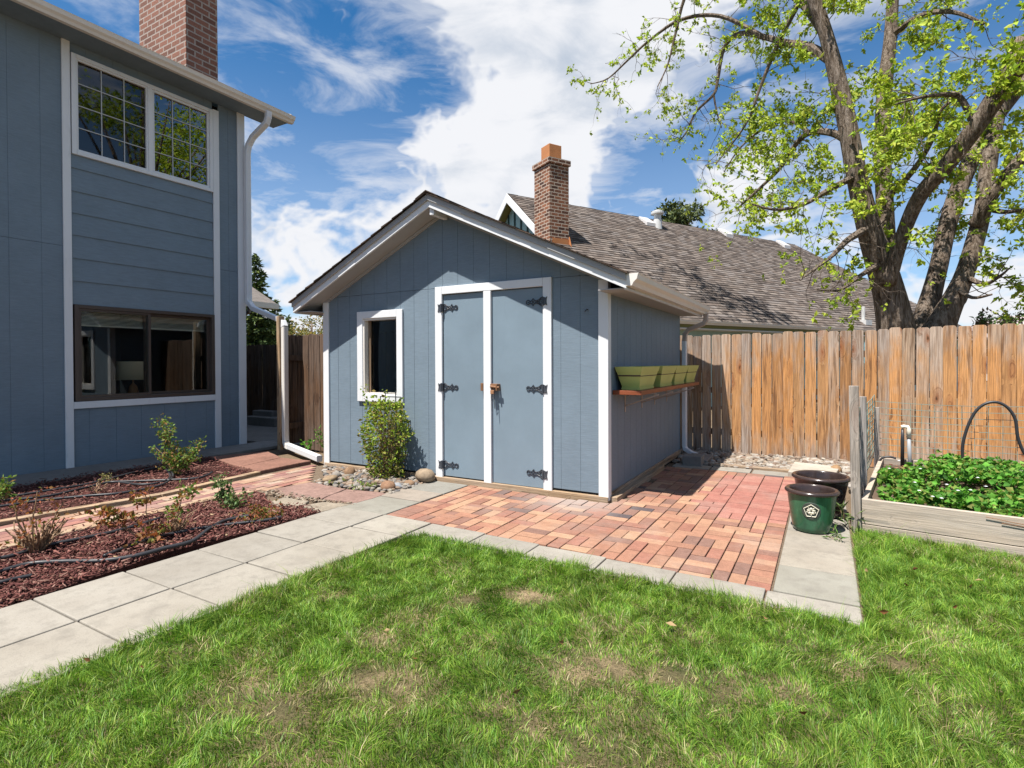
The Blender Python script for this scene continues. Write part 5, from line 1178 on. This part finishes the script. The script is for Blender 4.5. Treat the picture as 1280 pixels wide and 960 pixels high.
m = MB(); m.prism([(a0-.03, ZR-PT*(a0-.03)+.03), (a1+.12, ZR-PT*(a1+.12)+.03), (a1+.03, ZR-PT*(a1+.03)+.25), (a0-.03, ZR-PT*(a0-.03)+.2)], 1, y1_+.002, y1_+.012); m.box(a1+.002, a1+.012, max(.05, yl), y1_, ZR-PT*a1-.1, ZR-PT*a1+.16); m.build('flashing', M['clay'], ch)
vp = on_roof(822, 284); 
MB().lathe([(.0, -.1), (.17, -.1), (.15, .28), (.13, .3), (.13, .48), (.24, .5), (.24, .58), (.1, .64), (0, .64)], (vp[0], vp[1], vp[2]), 16).build('vent_pipe', M['greyslat'], nb, smooth=False)
for a, b in ((809, 279), (907, 293), (979, 307)):
    v = on_roof(a, b); m = MB(); m.prism([(v[0]-.22, v[2]+.22*PT+.10), (v[0]+.22, v[2]-.22*PT+.16), (v[0]+.22, v[2]-.22*PT-.02), (v[0]-.22, v[2]+.22*PT-.02)], 1, v[1]-.22, v[1]+.22); m.build('roof_vent', M['greyw'], nb)
v = on_roof(1079, 402); m = MB(); m.box(v[0]-.2, v[0]+.2, v[1]-.2, v[1]+.2, v[2]-.2, v[2]+.05); m.tube([(v[0], v[1], v[2]), (v[0], v[1], v[2]+.55)], .06, 8); m.build('vent_pipe', M['greyslat'], nb)
# second house, showing one eave behind the house corner
h2 = thing('distant_house', (0, 0, 0), 'grey roofed house with dark downspout seen behind the house corner', 'house')
e = dep(346, 384, 15.5); 
m = MB(); ex_, ey_, ez_ = e
m.prism([(ex_, ez_), (ex_-3.6, ez_+1.8), (ex_-7.2, ez_), (ex_-7.2, ez_+.1), (ex_-3.6, ez_+1.92), (ex_, ez_+.1)], 1, ey_-7, ey_, s2l((108, 102, 98)))
m.build('roof', M['shingle'], h2)
m = MB(); m.box(ex_-6.6, ex_-1.7, ey_-6.6, ey_-.5, 0, ez_+.3); m.build('wall', M['bluelap'], h2)
m = MB(); m.box(ex_-.002, ex_+.10, ey_-7, ey_, ez_-.06, ez_+.09); m.build('gutter', M['cream'], h2)
m = MB(); m.tube([(ex_+.05, ey_-.9, ez_-.05), (ex_+.05, ey_-.9, ez_-.2), (ex_-.3, ey_-1.0, ez_-.42), (ex_-1.62, ey_-1.2, ez_-.7), (ex_-1.65, ey_-1.2, 0)], .05, 8); m.build('downspout', M['brownf'], h2)
h3 = thing('distant_house', (0, 0, 0), 'pale grey low roof far beyond the fence right of the shade tree', 'house')
a = dep(1160, 408, 36); b = dep(1262, 400, 40); m = MB(); zt_ = dep(1240, 394, 40)[2]
m.v += [(a[0], a[1], 2.6), (b[0]+8, b[1]-4, 2.6), (b[0]+10, b[1]+2, zt_), (b[0], b[1]+1, zt_), (a[0]-1, a[1]+6, 2.6), (b[0]+10, b[1]+8, 2.6)]
for f_ in ((0, 1, 2, 3), (0, 3, 4), (3, 2, 5, 4), (1, 5, 2)): m.face(list(f_), s2l((160, 150, 146)))
m.build('roof', M['shingle'], h3)
m = MB(); m.box(a[0]+1, b[0]+8, a[1]+1.8, b[1]+4, 0, 2.55); m.build('wall', M['cream'], h3)
# ------------------------------------------------------------------ light
sd = Vector((-.080, -.270, .635)).normalized()
sun = bpy.data.lights.new('sun', 'SUN'); sun.energy = 4.95; sun.angle = R(.53); sun.color = (1, .955, .89)
so = bpy.data.objects.new('sun', sun); COL.objects.link(so); so.rotation_euler = sd.to_track_quat('Z', 'Y').to_euler(); so.location = (0, 0, 20)
W_ = bpy.data.worlds.new('World'); S.world = W_; W_.use_nodes = True; nt = W_.node_tree; N = nt.nodes; K = nt.links
bg = N['Background']; sky = N.new('ShaderNodeTexSky'); sky.sky_type = 'NISHITA'; sky.sun_disc = False; sky.sun_elevation = math.asin(sd.z); sky.sun_rotation = math.atan2(sd.x, sd.y); sky.altitude = 1500; sky.air_density = 1.0; sky.dust_density = .3; sky.ozone_density = 3.
bg.inputs['Strength'].default_value = .058
def wn(ty, **k):
    n_ = N.new(ty)
    for a_, v_ in k.items(): setattr(n_, a_, v_)
    return n_
def wm(op, a_, b_=None, clamp=False):
    n_ = wn('ShaderNodeMath', operation=op); n_.use_clamp = clamp
    for i_, v_ in enumerate((a_, b_)):
        if v_ is None: continue
        if hasattr(v_, 'links'): K.new(v_, n_.inputs[i_])
        else: n_.inputs[i_].default_value = v_
    return n_.outputs[0]
tc = wn('ShaderNodeTexCoord'); dirv = tc.outputs['Generated']
sep = wn('ShaderNodeSeparateXYZ'); K.new(dirv, sep.inputs[0])
den = wm('ADD', wm('MAXIMUM', sep.outputs[2], 0.), .16)
cx = wm('DIVIDE', sep.outputs[0], den); cy_ = wm('DIVIDE', sep.outputs[1], den); cmb = wn('ShaderNodeCombineXYZ'); K.new(cx, cmb.inputs[0]); K.new(cy_, cmb.inputs[1])
def wnoise(vec, sc, det, ro, dist=0, off=(0, 0, 0), scl=(1, 1, 1), rot=0):
    mp = wn('ShaderNodeMapping'); mp.inputs['Location'].default_value = off; mp.inputs['Scale'].default_value = scl; mp.inputs['Rotation'].default_value = (0, 0, rot); K.new(vec, mp.inputs['Vector'])
    n_ = wn('ShaderNodeTexNoise'); n_.inputs['Scale'].default_value = sc; n_.inputs['Detail'].default_value = det; n_.inputs['Roughness'].default_value = ro; n_.inputs['Distortion'].default_value = dist; K.new(mp.outputs[0], n_.inputs['Vector']); return n_.outputs['Fac']
def blob(x, y, r, w):
    d = ray(x, y); d = d/np.linalg.norm(d); n_ = wn('ShaderNodeVectorMath', operation='DISTANCE'); K.new(dirv, n_.inputs[0]); n_.inputs[1].default_value = tuple(map(float, d))
    q_ = wm('DIVIDE', n_.outputs['Value'], r/F); return wm('MULTIPLY', wm('POWER', 2.718, wm('MULTIPLY', wm('MULTIPLY', q_, q_), -1.)), w)
tot = None
for b_ in ((640, 110, 120, .22), (580, 185, 90, .18), (800, 95, 120, .26), (720, 20, 140, .16), (690, 220, 60, .18), (340, 255, 60, .16), (480, 265, 60, .12), (350, 345, 90, .12), (440, 330, 80, .1), (900, 215, 55, .16), (940, 300, 110, .14), (1250, 260, 120, .14), (1240, 380, 110, .14), (1000, 360, 100, .14),
           (790, 215, 62, -.34), (860, 180, 70, -.22), (400, 130, 130, -.16), (520, 85, 60, -.12), (320, 190, 70, -.10), (1120, 160, 170, -.2), (640, 190, 30, -.08), (560, 110, 36, -.08)):
    v_ = blob(*b_); tot = v_ if tot is None else wm('ADD', tot, v_)
wis = wnoise(dirv, 5, 6, .62, .55, (9, 2, 1), (1, 1, 3.2), .4)
def puff(off, dt):
    o_ = np.array(off)+(3.1, 1.2, .4); o1 = tuple(map(float, o_)); o2 = tuple(map(float, o_*1.0+(5, 2, 7)))
    bl = wnoise(dirv, 8.5, min(dt, 3), .55, .5, o2, (1, 1, 1.5)); bl = wm('SUBTRACT', 1., wm('ABSOLUTE', wm('SUBTRACT', wm('MULTIPLY', bl, 2.6), 1.3)))
    return wm('ADD', wm('MULTIPLY', bl, .42), wm('MULTIPLY', wnoise(dirv, 3.4, dt, .6, .25, o1, (1, 1, 1.4)), 1.05))
so_ = np.array(sd)*.045
p0_ = puff((0, 0, 0), 6); pa_ = wnoise(dirv, 3.4, 2, .6, .25, (3.1, 1.2, .4), (1, 1, 1.4)); pb_ = wnoise(dirv, 3.4, 2, .6, .25, tuple(map(float, np.array((3.1, 1.2, .4))+so_)), (1, 1, 1.4))
def sstep(v_, a_, b_): 
    n_ = wn('ShaderNodeMapRange', interpolation_type='SMOOTHSTEP'); n_.inputs['From Min'].default_value = a_; n_.inputs['From Max'].default_value = b_; K.new(v_, n_.inputs['Value']); return n_.outputs[0]
base = wm('ADD', p0_, tot)
cov = sstep(base, .86, 1.10); wisp = wm('MULTIPLY', sstep(wm('ADD', wis, wm('MULTIPLY', tot, .4)), .36, .74), .72)
cov = wm('MAXIMUM', cov, wisp)
haze = wm('MULTIPLY', wm('SUBTRACT', 1., sstep(sep.outputs[2], .0, .55)), .42); cov = wm('MAXIMUM', cov, haze)
dsh = wm('MULTIPLY', wm('SUBTRACT', pb_, pa_), 3.2); shade = wm('ADD', sstep(wm('ADD', dsh, wm('ADD', wm('MULTIPLY', wm('SUBTRACT', base, 1.02), .7), wm('MULTIPLY', wm('SUBTRACT', wis, .5), 1.6))), 0., .9), 0., True)
mixc = wn('ShaderNodeMix', data_type='RGBA'); K.new(shade, mixc.inputs[0]); mixc.inputs[6].default_value = (7.4, 7.5, 7.8, 1); mixc.inputs[7].default_value = (4.3, 4.9, 5.8, 1)
tint = wn('ShaderNodeMix', data_type='RGBA', blend_type='MULTIPLY'); tint.inputs[0].default_value = 1; K.new(sky.outputs[0], tint.inputs[6]); tint.inputs[7].default_value = (.34, .95, 1.24, 1)
mm = wn('ShaderNodeMix', data_type='RGBA'); K.new(cov, mm.inputs[0]); K.new(tint.outputs[2], mm.inputs[6]); K.new(mixc.outputs[2], mm.inputs[7]); K.new(mm.outputs[2], bg.inputs['Color'])
vs = S.view_settings; vs.view_transform = 'Standard'; vs.look = 'None'; vs.exposure = 1.08; vs.gamma = 1; vs.use_curve_mapping = False
S.render.engine = 'CYCLES'; cy = S.cycles; cy.use_denoising = True; cy.max_bounces = 6; cy.diffuse_bounces = 3; cy.glossy_bounces = 3; cy.transmission_bounces = 4; cy.transparent_max_bounces = 8; cy.caustics_reflective = False; cy.caustics_refractive = False
try: cy.denoiser = 'OPENIMAGEDENOISE'
except Exception: pass
